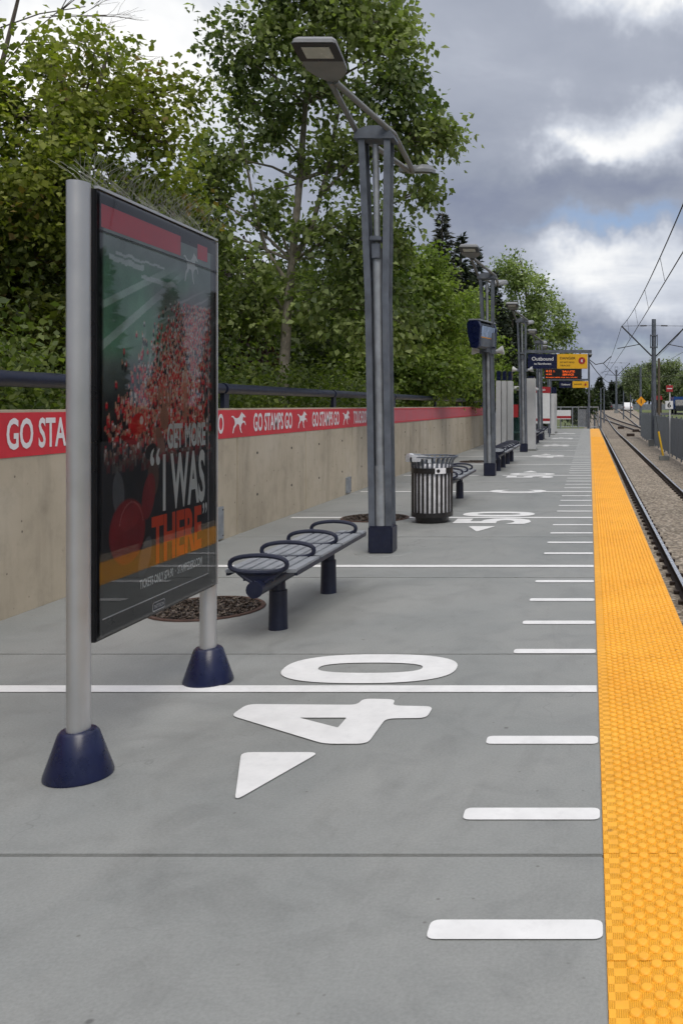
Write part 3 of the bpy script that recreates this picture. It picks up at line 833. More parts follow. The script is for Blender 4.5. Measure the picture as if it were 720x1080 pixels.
# ------------------------------------------------------------------ lamp posts
def make_lamp():
    t = thing('lamp_post', 'nearest galvanised double lamp post with navy foot, beside the bench', 'lamp post', (-2.18, 9.62, 0), 0, 'double lamp posts along the platform')
    mb = MB(); mb.box((0, 0, .148), (.255, .255, .29)); mb.build('foot_sleeve', 'navy_matt', t, bevel=.015)
    mb = MB(); mb.lathe([(.30, -.002), (.29, .006), (.0, .008)], n=32, capb=False, capt=False); mb.build('grout_pad', 'floor', t)
    for s in (-1, 1):
        mb = MB()
        path = [(s*.088, .28), (s*.090, 2.70), (s*.135, 4.36)]
        dx = lambda z: -.070*z/4.4
        for (x0, z0), (x1, z1) in zip(path[:-1], path[1:]):
            for (w0, d0, off) in ((.014, .20, 0), (.066, .016, .092), (.066, .016, -.092)):
                xs0 = x0+dx(z0)+(0 if d0 > .1 else s*.0); xs1 = x1+dx(z1)
                mb.add([(xs0-w0/2, off-d0/2, z0), (xs0+w0/2, off-d0/2, z0), (xs0+w0/2, off+d0/2, z0), (xs0-w0/2, off+d0/2, z0),
                        (xs1-w0/2, off-d0/2, z1), (xs1+w0/2, off-d0/2, z1), (xs1+w0/2, off+d0/2, z1), (xs1-w0/2, off+d0/2, z1)],
                       [(3, 2, 1, 0), (4, 5, 6, 7), (0, 1, 5, 4), (1, 2, 6, 5), (2, 3, 7, 6), (3, 0, 4, 7)])
        mb.build('upright', 'galv', t)
    mb = MB()
    mb.prism([(-.085, .28), (.085, .28), (.045, 2.72), (-.125, 2.72)], -.012, .012, FACE_Y); mb.build('web_plate', 'galv', t)
    mb = MB(); mb.tube([(-.008, -.03, .29), (-.02, -.03, 1.3), (-.05, -.03, 3.2)], .054, 16); mb.tube([(-.05, -.03, 3.2), (-.07, -.03, 4.3)], .034, 14)
    mb.tube([(-.006, -.045, .29), (-.015, -.045, .92)], .062, 16)
    mb.build('conduit', 'galv_light', t, smooth=True)
    mb = MB(); mb.box((-.05, -.075, 3.17), (.085, .07, .16)); mb.box((-.05, -.07, 3.30), (.12, .12, .05)); mb.build('junction_box', 'galv', t, bevel=.008)
    mb = MB(); prof = [(-.215, 0), (.215, 0), (.205, .05), (.15, .11), (.05, .14), (-.05, .14), (-.15, .11), (-.205, .05)]
    mb.prism(prof, -.12, .12, T((-.07, 0, 4.34)) @ Matrix(((1, 0, 0, 0), (0, 0, -1, 0), (0, 1, 0, 0), (0, 0, 0, 1))))
    mb.build('cap', 'galv', t, bevel=.006)
    heads = (Vector((-.28, -.88, 4.66)), Vector((.02, 1.42, 4.40)))
    for hi, (hd, sg) in enumerate(zip(heads, (-1, 1))):
        for s in (-1, 1):
            mb = MB(); mb.tube([(-.07+s*.19, 0, 4.42), hd+Vector((s*.025, 0, 0))], .030, 10); mb.build('arm', 'lum', t, smooth=True)
        tip = R(12)
        rot = Matrix.Rotation(0 if sg > 0 else math.pi, 4, 'Z') @ Matrix.Rotation(tip, 4, 'X')
        m = T(hd) @ rot
        out = [(-.045, -.10), (.045, -.10), (.06, .02), (.13, .09), (.19, .20), (.20, .60), (.175, .64), (-.175, .64), (-.20, .60), (-.19, .20), (-.13, .09), (-.06, .02)]
        mb = MB(); n = len(out)
        lv = [(0.0, 1.0), (.035, 1.0), (.085, .86)]
        vs = []
        for z, k in lv:
            for x, y in out: vs.append((x*k, .3+(y-.3)*k if y > .02 else y, z if y > .05 else z*.7))
        fs = [tuple(range(n-1, -1, -1)), tuple(2*n+i for i in range(n))]+[(l*n+i, l*n+(i+1) % n, (l+1)*n+(i+1) % n, (l+1)*n+i) for l in (0, 1) for i in range(n)]
        mb.add(vs, fs, m); hb = mb.build('lamp_head', 'lum', t)
        mb = MB(); mb.box((0, .49, -.003), (.40, .28, .008), m); hz = mb.build('lens_bezel', 'black', hb)
        mb = MB(); mb.box((0, .49, -.009), (.25, .17, .006), m); mb.build('lens', 'lamp_glass', hb)
    return t
lamp = make_lamp()
LP = [9.62, 20.1, 30.5, 40.8, 51.2]
for y, lb in zip(LP[1:], ('second lamp post along the platform, carrying a navy display box', 'third lamp post along the platform, holding the Outbound sign arm',
                          'fourth lamp post along the platform, holding the black departure board', 'fifth and farthest lamp post, near the platform end')):
    another(lamp, (-2.19, y, 0), lb)

# ------------------------------------------------------------------ display box, speakers on the lamp posts
t = thing('display_box', 'navy hexagonal information display on the second lamp post', 'display', (-2.31, 19.75, 0), R(-14))
hexp = [(-.10, .30), (-.15, .24), (-.135, .05), (-.06, -.27), (.05, -.30), (.12, -.25), (.15, .18), (.10, .30)]
for yy in (-.50, .46):
    mb = MB(); mb.prism(hexp, -.07, .07, T((0, yy, 3.06)) @ FACE_Y); mb.build('end_cap', 'navy', t, bevel=.012)
mb = MB(); mb.prism([(x*.80, z*.9) for x, z in hexp], -.43, .39, T((0, -.02, 3.05)) @ FACE_Y); mb.build('housing', 'galv', t)
mb = MB(); mb.box((0, -.02, 3.375), (.24, 1.05, .03)); mb.build('top_plate', 'galv_light', t)
mb = MB(); mb.box((.03, .20, 2.80), (.10, .30, .16)); mb.box((.10, .30, 3.0), (.1, .14, .3)); mb.build('post_clamp', 'galv', t)
SCR = simple('blue_screen', (.26, .34, .50), .25, var=.4, scale=4)
for sd in (1, -1):
    mb = MB(); mb.prism([(sd*.124, .22), (sd*.136, .22), (sd*.082, -.24), (sd*.070, -.24)][::sd], -.43, .39, T((0, -.02, 3.06)) @ FACE_Y); sc = mb.build('screen', 'window', t)
    mb = MB(); mb.prism([(sd*.1355, .20), (sd*.1395, .20), (sd*.110, -.03), (sd*.106, -.03)][::sd], -.41, .37, T((0, -.02, 3.06)) @ FACE_Y); mb.build('screen_picture', SCR, sc)
    mb = MB(); mb.prism([(sd*.1055, -.035), (sd*.1095, -.035), (sd*.093, -.16), (sd*.089, -.16)][::sd], -.41, .37, T((0, -.02, 3.06)) @ FACE_Y); mb.build('screen_caption', 'orange', sc)
def speaker(x, y, z, s, label):
    t = thing('speaker', label, 'speaker', (x, y, z), 0, 'horn speakers on the lamp posts')
    mb = MB(); mb.lathe([(.03, 0), (.045, .08), (.09, .16), (.10, .2)], n=16, m=Matrix.Rotation(R(80)*s, 4, 'Y')); mb.build('horn', 'offwhite', t, smooth=True)
    mb = MB(); mb.box((-.01*s, 0, 0), (.09, .09, .09)); mb.build('bracket', 'galv', t)
speaker(-2.37, 20.0, 2.74, -1, 'small light horn speaker left of the second lamp post'); speaker(-2.08, 20.0, 2.74, 1, 'small light horn speaker right of the second lamp post')
speaker(-2.37, 30.4, 2.74, -1, 'small light horn speaker left of the third lamp post'); speaker(-2.08, 30.4, 2.74, 1, 'small light horn speaker right of the third lamp post')

# ------------------------------------------------------------------ gantry signs
def hanging(label, y, xa, xb, ztop, zbot, parts, arm_z, arm_to, texts):
    t = thing('platform_sign', label, 'sign', (xa, y, 0))
    mb = MB(); mb.box(((-2.19-xa+arm_to-xa)/2, 0, arm_z), (arm_to+2.19, .12, .10)); mb.build('support_arm', 'galv', t)
    for x in (xa+.25, xb-.25): 
        mb = MB(); mb.box((x-xa, 0, (ztop+arm_z)/2), (.05, .05, abs(arm_z-ztop)+.02)); mb.build('hanger', 'galv', t)
    for a, b, mat in parts:
        mb = MB(); mb.box(((a+b)/2-xa, -.02, (ztop+zbot)/2), (b-a-.006, .14, ztop-zbot)); mb.build('sign_face', mat, t, bevel=.008)
    for s, x, z, w_, h_, mat in texts:
        vs, fs = text2d(s, w_, h_, .01, x-xa, z); mb = MB(); mb.add(vs, fs, T((0, -.094, 0)) @ FACE_Y); mb.build('lettering', mat, t)
    return t
y = 30.5
t = hanging('navy and yellow overhead sign reading Outbound and DANGER', y, -2.06, -.06, 3.28, 2.79,
        [(-2.06, -1.08, 'navy'), (-1.08, -.06, 'sign_yellow')], 3.37, .08,
        [('Outbound', -1.92, 3.06, .72, .125, 'white_panel'), ('to Northwest', -1.85, 2.92, .58, .075, 'white_panel'),
         ('DANGER', -.98, 3.10, .52, .085, 'black'), ('DO NOT CROSS', -.98, 2.98, .48, .05, 'black'), ('TRACKS', -.98, 2.87, .34, .05, 'black')])
mb = MB(); mb.lathe([(.115, 0), (.115, .004), (.085, .004)], n=24, m=T((-.25+2.06, -.094, 3.06)) @ Matrix.Rotation(R(90), 4, 'X'), capt=False, capb=False); sg = mb.build('warning_ring', 'sign_red', t)
mb = MB(); mb.lathe([(.086, 0), (.086, .003)], n=20, m=T((-.25+2.06, -.092, 3.06)) @ Matrix.Rotation(R(90), 4, 'X')); mb.build('warning_disc', 'sign_red', t)
vs, fs = text2d('6', .07, .11, .02, -.285+2.06, 3.005); mb = MB(); mb.add(vs, fs, T((0, -.0985, 0)) @ FACE_Y); mb.build('lettering', 'white_panel', t)
mb = MB(); mb.lathe([(.075, 0), (.075, .05), (.06, .05)], n=16, m=T((.02, y, 3.25))); cam_t = thing('dome_camera', 'small dome security camera hanging at the end of the sign arm', 'camera', (0, 0, 0)); mb.build('mount', 'lum', cam_t)
mb = MB(); mb.lathe([(.0, -.085), (.035, -.075), (.058, -.04), (.062, 0)], n=16, m=T((.02, y, 3.25)), capb=False); mb.build('dome', 'window', cam_t, smooth=True)
t = hanging('black departure board with orange LED text below the Outbound sign', 40.8, -2.02, -.34, 3.24, 2.74, [(-2.02, -.34, 'black')], 3.36, -.3,
        [('4:12', -1.94, 3.05, .26, .10, 'led'), ('4:20', -1.94, 2.93, .26, .06, 'led'), ('1:', -1.60, 3.05, .06, .09, 'led'), ('SALUTE', -1.20, 3.04, .55, .09, 'led'), ('SERVICE', -1.20, 2.90, .50, .09, 'led'),
         ('BOARD HERE FOR ALL STOPS', -1.94, 2.80, 1.4, .04, 'led')])
t = hanging('smaller navy and yellow overhead sign farther down the platform', 51.2, -1.70, -.05, 2.93, 2.56, [(-1.70, -.95, 'navy'), (-.95, -.05, 'sign_yellow')], 3.02, 0,
        [('Outbound', -1.58, 2.70, .5, .10, 'white_panel'), ('DANGER', -.86, 2.72, .45, .08, 'black')])
mb = MB(); mb.lathe([(.06, 0), (.06, .02)], n=16, m=T((-.22+1.70, -.094, 2.75)) @ Matrix.Rotation(R(90), 4, 'X')); mb.build('warning_disc', 'sign_red', t)

# ------------------------------------------------------------------ pylons, map panel, shelter at the far end
def pylon(x, y, h, label, n=3, w_=.17, d=.62, top=.32):
    t = thing('information_pylon', label, 'pylon', (x, y, 0), 0, 'tall pale pylons along the far platform')
    for i in range(n):
        mb = MB(); mb.box((-.0+(i-(n-1)/2)*(w_+.016), i*.12, (h-top)/2), (w_, d, h-top)); mb.build('white_panel', 'offwhite', t, bevel=.01)
    for i in range(n):
        mb = MB(); mb.box((-.0+(i-(n-1)/2)*(w_+.016), i*.12, h-top/2+.02), (w_*.75, d*.8, top)); mb.build('navy_top', 'navy', t, bevel=.01)
    mb = MB(); mb.box((0, .1, .03), (n*(w_+.02)+.06, d+.3, .06)); mb.build('plinth', 'floor', t, bevel=.01)
    return t
pylon(-3.0, 32.2, 2.75, 'pale fluted pylon with navy top left of the third lamp post')
pylon(-2.02, 31.7, 2.55, 'grey pylon standing directly behind the third lamp post', 1, .30, .5, .05)
pylon(-1.95, 48.5, 2.5, 'slim white pylon just beyond the red map panel', 1, .17, .3, .3)
pylon(-1.98, 52.6, 2.6, 'farthest slim white pylon beside the fifth lamp post', 1, .20, .3, .35)
t = thing('map_panel', 'white map panel with red header and red foot stripe', 'map panel', (-2.35, 45.2, 0))
for s in (-.37, .37): mb = MB(); mb.box((s, 0, 1.2), (.07, .07, 2.4)); mb.build('post', 'galv', t)
mb = MB(); mb.box((0, -.01, 1.45), (.80, .10, 1.55)); mb.build('white_face', 'white_panel', t)
mb = MB(); mb.box((0, -.012, 2.34), (.84, .12, .30)); hd_ = mb.build('red_header', 'sign_red', t)
vs, fs = text2d('CTrain', .34, .10, .02, -.17, 2.30); mb = MB(); mb.add(vs, fs, T((0, -.075, 0)) @ FACE_Y); mb.build('lettering', 'white_panel', hd_)
mb = MB(); mb.box((0, -.063, .86), (.80, .006, .13)); mb.build('red_stripe', 'sign_red', t)
t = thing('glass_shelter', 'small waiting shelter with green glass walls and white roof', 'shelter', (-2.75, 36.6, 0))
for x, yy in ((-.55, -1), (.45, -1), (-.55, 2.2), (.45, 2.2)):
    mb = MB(); mb.box((x, yy, 1.1), (.07, .07, 2.2)); mb.build('post', 'galv_light', t)
mb = MB(); mb.box((-.05, .6, 2.26), (1.25, 3.6, .11)); mb.build('roof', 'white_panel', t, bevel=.02)
for c, d in (((-.05, -1, 1.12), (.93, .02, 1.9)), ((-.55, .6, 1.12), (.02, 3.13, 1.9)), ((-.05, 2.2, 1.12), (.93, .02, 1.9))):
    mb = MB(); mb.box(c, d); mb.build('glass_wall', 'shelter_glass', t)
mb = MB(); mb.box((-.2, .6, .45), (.4, 2.4, .05)); mb.box((-.2, 0, .21), (.3, .06, .42)); mb.box((-.2, 1.3, .21), (.3, .06, .42)); mb.build('seat', 'slat', t)
mb = MB(); mb.box((-.15, -1.016, 1.35), (.25, .008, .5)); mb.build('notice', 'sign_red', t)
mb = MB(); mb.box((.22, -1.016, 1.2), (.2, .008, .45)); mb.build('notice', 'truck_blue', t)

# low grey screen after the concrete wall, and the fence that closes the platform end
t = thing('metal_screen', 'low grey panelled screen continuing past the concrete wall', 'screen', (WX, 50, 0))
for i in range(12):
    ya = WALL_END+.1+i*2.05-50
    mb = MB(); mb.box((-.06, ya+1, .62), (.05, 1.94, 1.2)); mb.build('screen_panel', 'fence', t)
    mb = MB(); mb.box((-.06, ya, .65), (.08, .08, 1.32)); mb.build('screen_post', 'galv', t)
def chainlink(t, x0, x1, z0, z1, step=.14):
    mb = MB(); x = x0
    h = z1-z0
    while x < x1:
        for s in (-1, 1):
            a, b = x, x+s*h*.6
            pa, pb = (a, 0, z0), (b, 0, z1)
            if b > x1: pb = (x1, 0, z0+(x1-a)/(h*.6)*h)
            if b < x0: pb = (x0, 0, z0+(a-x0)/(h*.6)*h)
            mb.tube([pa, pb], .0045, 3, False)
        x += step
    return mb.build('wire_mesh', 'galv', t)
t = thing('end_fence', 'grey wire fence with gate closing the far end of the platform', 'fence', (0, 62.05, 0))
for x in (-4.2, -2.9, -1.95, -1.15, -.75, -.12, .6):
    mb = MB(); mb.tube([(x, 0, 0), (x, 0, 1.5)], .04, 10); mb.build('fence_post', 'galv_light', t, smooth=True)
for z in (.12, 1.46):
    mb = MB(); mb.tube([(-4.2, 0, z), (.6, 0, z)], .025, 8); mb.build('fence_rail', 'galv_light', t, smooth=True)
chainlink(t, -4.2, .6, .12, 1.46)
mb = MB(); mb.box((-.43, .05, .72), (.55, .03, 1.2)); mb.build('gate_panel', 'galv_light', t)
t = thing('fence_banner', 'white banner with red stripe hung on the platform end fence', 'banner', (-1.75, 61.95, 0))
mb = MB(); mb.box((0, 0, .95), (1.0, .012, .62)); mb.build('white_sheet', 'white_panel', t)
mb = MB(); mb.box((0, -.009, .78), (1.0, .006, .16)); mb.build('red_stripe', 'sign_red', t)
t = thing('signal_mast', 'tall grey mast standing at the far right corner of the platform', 'mast', (-.03, 61.6, 0))
mb = MB(); mb.tube([(0, 0, 0), (0, 0, 5.1)], [.085, .07], 14); mb.build('pole', 'galv', t, smooth=True)
mb = MB(); mb.box((0, 0, .02), (.28, .28, .04)); mb.build('base_plate', 'galv', t)
mb = MB(); mb.tube([(0, 0, 4.7), (.45, 0, 4.35), (1.0, 0, 4.45), (1.5, 0, 4.9)], .03, 8); mb.build('hose', 'wire', t, smooth=True)

# ------------------------------------------------------------------ tracks
def rail_profile(): return [(-.07, 0), (.07, 0), (.07, .012), (.012, .03), (.012, .115), (.034, .13), (.036, .158), (-.036, .158), (-.034, .13), (-.012, .115), (-.012, .03), (-.07, .012)]
def sweep(name, pathf, y0, y1, n, parent):
    prof = rail_profile(); P = len(prof)
    ysr = np.linspace(y0, y1, n); mb = MB(); vs = []
    for y in ysr:
        x = pathf(y); z = trk_z(y)+.142
        vs += [(x+a, y, z+b) for a, b in prof]
    fs = [(i*P+j, i*P+(j+1) % P, (i+1)*P+(j+1) % P, (i+1)*P+j) for i in range(n-1) for j in range(P)]
    fs = [f[::-1] for f in fs]
    mb.add(vs, fs); o = mb.build(name, 'rail_side', parent)
    mb = MB(); vs = []
    for y in ysr:
        x = pathf(y); z = trk_z(y)+.142
        vs += [(x-.030, y, z+.1605), (x+.030, y, z+.1605)]
    mb.add(vs, [(i*2, i*2+1, i*2+3, i*2+2) for i in range(n-1)]); mb.build('running_surface', 'rail_top', o)
    return o
XL, XR = 1.40, 2.89
curve = lambda y: -.00012*max(0, y-60)**2*.6
t = thing('railway_track', None, None); tag(t, kind='structure')
for x in (XL, XR): sweep('rail', lambda y, x=x: x+curve(y), -12, 330, 150, t)
slm = None
for i in range(100):
    yy = 10+i*.70
    if slm is None:
        mb = MB(); mb.box((2.145, 0, .088), (2.3, .22, .10)); 
        o = mb.build('sleeper', 'sleeper', t, bevel=.02); slm = o.data
    else: o = link('sleeper', slm, None, t)
    o.location = (0, yy, trk_z(yy))
cl = None
mb = MB()
for i in range(110):
    yy = 8+i*.70; z = trk_z(yy)
    for x in (XL, XR):
        for s in (-1, 1):
            mb.box((x+s*.10, yy, z+.165), (.08, .10, .05))
tag(mb.build('rail_clips', 'rail_side', t), kind='stuff')
t2 = thing('far_railway_track', None, None); tag(t2, kind='structure')
for x in (6.0, 7.49): sweep('rail', lambda y, x=x: x+curve(y)*1.2, -12, 330, 150, t2)
t3 = thing('crossover_track', None, None); tag(t3, kind='structure')
def cross(y):
    u = min(max((y-78)/72, 0), 1); return 4.60*(1-(u*u*(3-2*u)))
for x in (XL, XR): sweep('rail', lambda y, x=x: x+cross(y)+curve(y), 78, 150, 60, t3)
tm = None
for i in range(94):
    yy = 78.3+i*.76; c_ = cross(yy); wd = 2.5+abs(c_)*1.0
    mb = MB(); mb.box((2.145+c_/2+curve(yy), yy, trk_z(yy)+.095), (wd, .22, .10)); mb.build('timber', 'sleeper', t3)
mb = MB()
for x, y in ((3.8, 84), (4.9, 96), (3.6, 104)): mb.box((x, y, trk_z(y)+.25), (.7, .9, .3))
mb.build('switch_machine', 'rail_side', t3, bevel=.03)

# right-hand fence of upright grey slats
def make_fence_bay():
    t = thing('fence_bay', None, None, (4.52, 0, 0))
    for i in range(3):
        mb = MB()
        for j in range(8): mb.box((0, -1.25+i*.833+.052+j*.1025, 1.22), (.022, .092, 2.0))
        mb.build('slat_panel', 'fence', t)
    mb = MB(); mb.tube([(.05, -1.25, 0), (.05, -1.25, 2.3)], .04, 8); mb.build('fence_post', 'galv', t, smooth=True)
    for z in (.35, 2.1): mb = MB(); mb.tube([(.035, -1.25, z), (.035, 1.25, z)], .022, 6); mb.build('fence_rail', 'galv', t)
    return t
fb = make_fence_bay(); fb.location = (4.52, 79, trk_z(79)+.08)
tag(fb, 'grey slatted fence bay beside the tracks, seen at the right edge', 'fence', 'identical grey fence bays right of the track')
for i in range(1, 30):
    yy = 79-i*2.5
    c = copy_tree(fb); c.location = (4.52, yy, trk_z(yy)+.08)

# ------------------------------------------------------------------ overhead line
def cat_pole(x, y, h, label):
    z0 = trk_z(y)
    t = thing('catenary_pole', label, 'catenary pole', (x, y, z0), 0, 'overhead line poles between the tracks')
    mb = MB(); mb.tube([(0, 0, 0), (0, 0, h)], [.19, .15], 16); mb.build('mast', 'galv', t, smooth=True)
    mb = MB(); mb.box((0, 0, .3), (.75, .75, .62)); mb.build('footing', 'floor', t, bevel=.03)
    zb = 6.42
    mb = MB()
    for s in (-1, 1):
        mb.box((s*.24, 0, 7.45), (.04, .34, .95)); mb.box((0, s*.16, 7.85), (.5, .04, .07)); mb.box((0, s*.16, 7.05), (.5, .04, .07))
    mb.build('bracket_cage', 'galv', t)
    for s in (-1, 1):
        mb = MB(); mb.tube([(s*.15, 0, zb), (s*2.25, 0, 8.52)], .05, 8); mb.build('cantilever', 'wire', t, smooth=True)
        mb = MB(); mb.tube([(0, 0, 8.55), (s*2.25, 0, 8.52)], .014, 6); mb.tube([(s*.5, 0, 8.55), (s*.95, 0, 8.54)], .045, 8); mb.build('stay_wire', 'wire', t)
        mb = MB(); mb.tube([(s*.98, 0, 7.25), (s*2.55, 0, 6.95)], .028, 6); mb.build('steady_arm', 'wire', t)
    return t
CX, CY = 4.5, 63.6
cat_pole(CX, CY, 9.0, 'grey catenary pole with V-shaped arms behind the slatted fence')
cat_pole(4.5, 152, 7.4, 'distant catenary pole with V-shaped arms over the crossover')
def wire(name, pts, r, label, grp=None):
    mb = MB(); mb.tube(pts, r, 6, False); o = mb.build(name, 'wire', None); return tag(o, label, 'wire', grp)
def sag(p, q, s, n=16):
    p, q = Vector(p), Vector(q)
    return [p.lerp(q, i/n)-Vector((0, 0, s*4*(i/n)*(1-i/n))) for i in range(n+1)]
zc = lambda y, h: trk_z(y)+h
for x, lb in ((2.25, 'left'), (6.75, 'right')):
    a = [Vector((x, -8, 7.15))]
    m1 = sag((x, 3.6, 7.1), (x, 63.6, 7.12), .85, 24); m2 = sag((x, 63.6, 7.12), (x-.4, 152, 6.9), .9, 20); m3 = sag((x-.4, 152, 6.9), (x-2.2, 260, 7.2), .9, 12)
    wire('messenger_wire', m1+m2[1:]+m3[1:], .017, 'upper overhead messenger wire above the %s track' % lb)
    c1 = sag((x+.15, 3.6, 5.56), (x+.15, 63.6, 5.50), .05, 8)+sag((x+.15, 63.6, 5.5), (x-.25, 152, 5.6), .05, 8)[1:]+sag((x-.25, 152, 5.6), (x-2.1, 260, 6.2), .02, 4)[1:]
    wire('contact_wire', c1, .016, 'lower overhead contact wire above the %s track' % lb)
    for i, yy in enumerate((12, 21, 29, 37, 45, 54)):
        u = (yy-3.6)/60; zt = 7.1+.02*u-.85*4*u*(1-u)
        mb = MB(); mb.tube([(x, yy, zt), (x+.15, yy, 5.53)], .008, 4, False)
        tag(mb.build('dropper_wire', 'wire'), 'thin dropper wire between the overhead wires above the %s track' % lb, 'wire', 'dropper wires above the %s track' % lb)
wire('span_cable', sag((0.0, 61.6, 4.55), (5, 150, 6.2), 1.2), .03, 'sagging dark cable from the corner mast toward the far poles')
wire('span_cable', sag((2.0, 118, 5.6), (14.0, 122, 5.75), .25), .025, 'dark cable spanning across the distant tracks')

# ------------------------------------------------------------------ right background
def pole(name, x, y, r, ztop, mat, label, cat='pole'):
    z0 = float(ground_z(np.array([x]), np.array([y]))[0])
    t = thing(name, label, cat, (x, y, z0))
    mb = MB(); mb.tube([(0, 0, 0), (0, 0, ztop-z0)], [r*1.15, r*.9], 10); mb.build('mast', mat, t, smooth=True)
    return t
t = pole('utility_pole', 6.95, 91, .13, 6.3, 'wood', 'brown wooden utility pole right of the catenary pole')
mb = MB(); mb.box((0, 0, 7.3), (.1, .1, .1)); mb.build('pole_cap', 'wood', t)
t = pole('signal_pole', 6.3, 112, .15, 6.3, 'galv', 'grey pole carrying a diamond warning sign near the road')
mb = MB(); d = .62; mb.prism([(0, -d), (d, 0), (0, d), (-d, 0)], -.02, .02, T((.05, -.2, 2.1-t.location.z)) @ FACE_Y); mb.build('diamond_sign', 'orange', t)
mb = MB(); mb.box((.05, -.225, 2.1-t.location.z), (.10, .01, .5)); mb.build('sign_symbol', 'black', t)
for (px, Y, top, lb) in ((626.5, 92, 421, 'slim grey pole just right of the platform corner mast'), (633, 105, 409, 'left one of two slim grey poles near the track curve'), (636.5, 120, 409, 'right one of two slim grey poles near the track curve'),
                         (657, 130, 412, 'short dark pole left of the parked cars'), (664.5, 135, 416, 'short grey pole amid the parked cars')):
    p = W(px, top, Y); pole('slim_pole', p.x, Y, .09, p.z, 'galv', lb)
t = thing('number_sign', 'red plate above white number 6 sign on post at the fence', 'sign', (4.42, 50, trk_z(50)))
zz = -trk_z(50)
mb = MB(); mb.box((0, .05, (2.72+zz)/2), (.07, .05, 2.72+zz)); mb.build('post', 'offwhite', t)
mb = MB(); mb.box((-.04, 0, 1.60+zz), (.42, .03, .44)); s6 = mb.build('white_plate', 'white_panel', t)
vs, fs = text2d('6', .20, .30, .03, -.14, 1.45+zz); mb = MB(); mb.add(vs, fs, T((0, -.0175, 0)) @ FACE_Y); mb.build('lettering', 'black', s6)
mb = MB(); mb.box((-.02, 0, 2.50+zz), (.36, .03, .36)); mb.build('red_plate', 'sign_red', t)
mb = MB(); mb.box((-.02, -.018, 2.50+zz), (.28, .006, .05)); mb.build('red_plate_text', 'white_panel', t)
t = thing('guy_guard', 'yellow plastic guy wire guard leaning beside the fence', 'guy guard', (3.6, 47, trk_z(47)))
zt = trk_z(47)
mb = MB(); mb.tube([(.25, 0, .14), (-.03, .1, 1.62)], .055, 10); mb.build('guard_tube', 'yguard', t, smooth=True)
mb = MB(); mb.tube([(-.03, .1, 1.62), (-.6, .3, 5.2)], .01, 5, False); mb.build('guy_wire', 'wire', t)
mb = MB(); mb.box((.25, 0, .2), (.5, .5, .36)); mb.build('anchor_block', 'floor', t, bevel=.03)

def car(x, y, rz, mat, label, long=4.5, tall=1.55):
    z = float(ground_z(np.array([x]), np.array([y]))[0])+.02
    t = thing('parked_car', label, 'car', (x, y, z), rz)
    L, h = long/2, tall
    body = [(-L, .30), (L, .30), (L, .62), (L*.92, .82), (L*.45, .92), (-L*.96, .95), (-L, .7)]
    mb = MB(); mb.prism(body, -.88, .88, FACE_Y); mb.build('body', mat, t, bevel=.05)
    cab = [(L*.46, .90), (L*.14, h), (-L*.72, h), (-L*.94, .92)]
    mb = MB(); mb.prism(cab, -.76, .76, FACE_Y); c = mb.build('cabin', mat, t, bevel=.04)
    glass = [(L*.40, .94), (L*.12, h-.07), (-L*.68, h-.07), (-L*.86, .96)]
    for s in (-1, 1):
        mb = MB(); mb.prism(glass, -.005, .005, T((0, s*.768, 0)) @ FACE_Y); mb.build('side_window', 'window', t)
    for sx in (-1, 1):
        for s in (-1, 1):
            mb = MB(); mb.tube([(sx*L*.62, s*.72, .33), (sx*L*.62, s*.92, .33)], .33, 16); wl = mb.build('wheel', 'tyre', t)
            mb = MB(); mb.tube([(sx*L*.62, s*.921, .33), (sx*L*.62, s*.925, .33)], .19, 12); mb.build('rim', 'car_grey', wl)
    for s in (-1, 1):
        mb = MB(); mb.box((L+.01, s*.62, .68), (.03, .34, .14)); mb.build('headlight', 'white_panel', t)
        mb = MB(); mb.box((-L-.01, s*.70, .76), (.03, .2, .2)); mb.build('taillight', 'sign_red', t)
    return t
car(6.75, 165, R(94), 'car_white', 'white car parked near the road beyond the crossover', 4.6, 1.6)
car(3.5, 172, R(88), 'car_dark', 'dark car parked left of the white car', 4.4, 1.45)
car(.6, 178, R(100), 'car_grey', 'silver car parked left of the dark car', 4.4, 1.5)
t = thing('box_truck', 'blue box truck parked behind the fence at the right edge', 'truck', (14.9, 150, float(ground_z(np.array([14.9]), np.array([150.]))[0])), R(0))
mb = MB(); mb.box((.0, 0, 1.75), (2.6, 5.6, 2.1)); mb.build('cargo_box', 'truck_blue', t, bevel=.04)
mb = MB(); mb.prism([(-3.0, .5), (-4.6, .5), (-4.6, 1.25), (-4.2, 1.4), (-3.8, 2.3), (-3.0, 2.3)], -1.1, 1.1, Matrix(((0, 0, 1, 0), (1, 0, 0, 0), (0, 1, 0, 0), (0, 0, 0, 1)))); mb.build('cab', 'car_dark', t, bevel=.05)
mb = MB(); mb.box((-.75, -2.806, 1.85), (.7, .01, .5)); mb.build('box_decal', 'white_panel', t)
for yy in (-3.6, 1.7):
    for s in (-1, 1): mb = MB(); mb.tube([(s*.9, yy, .45), (s*1.25, yy, .45)], .45, 16); mb.build('wheel', 'tyre', t)
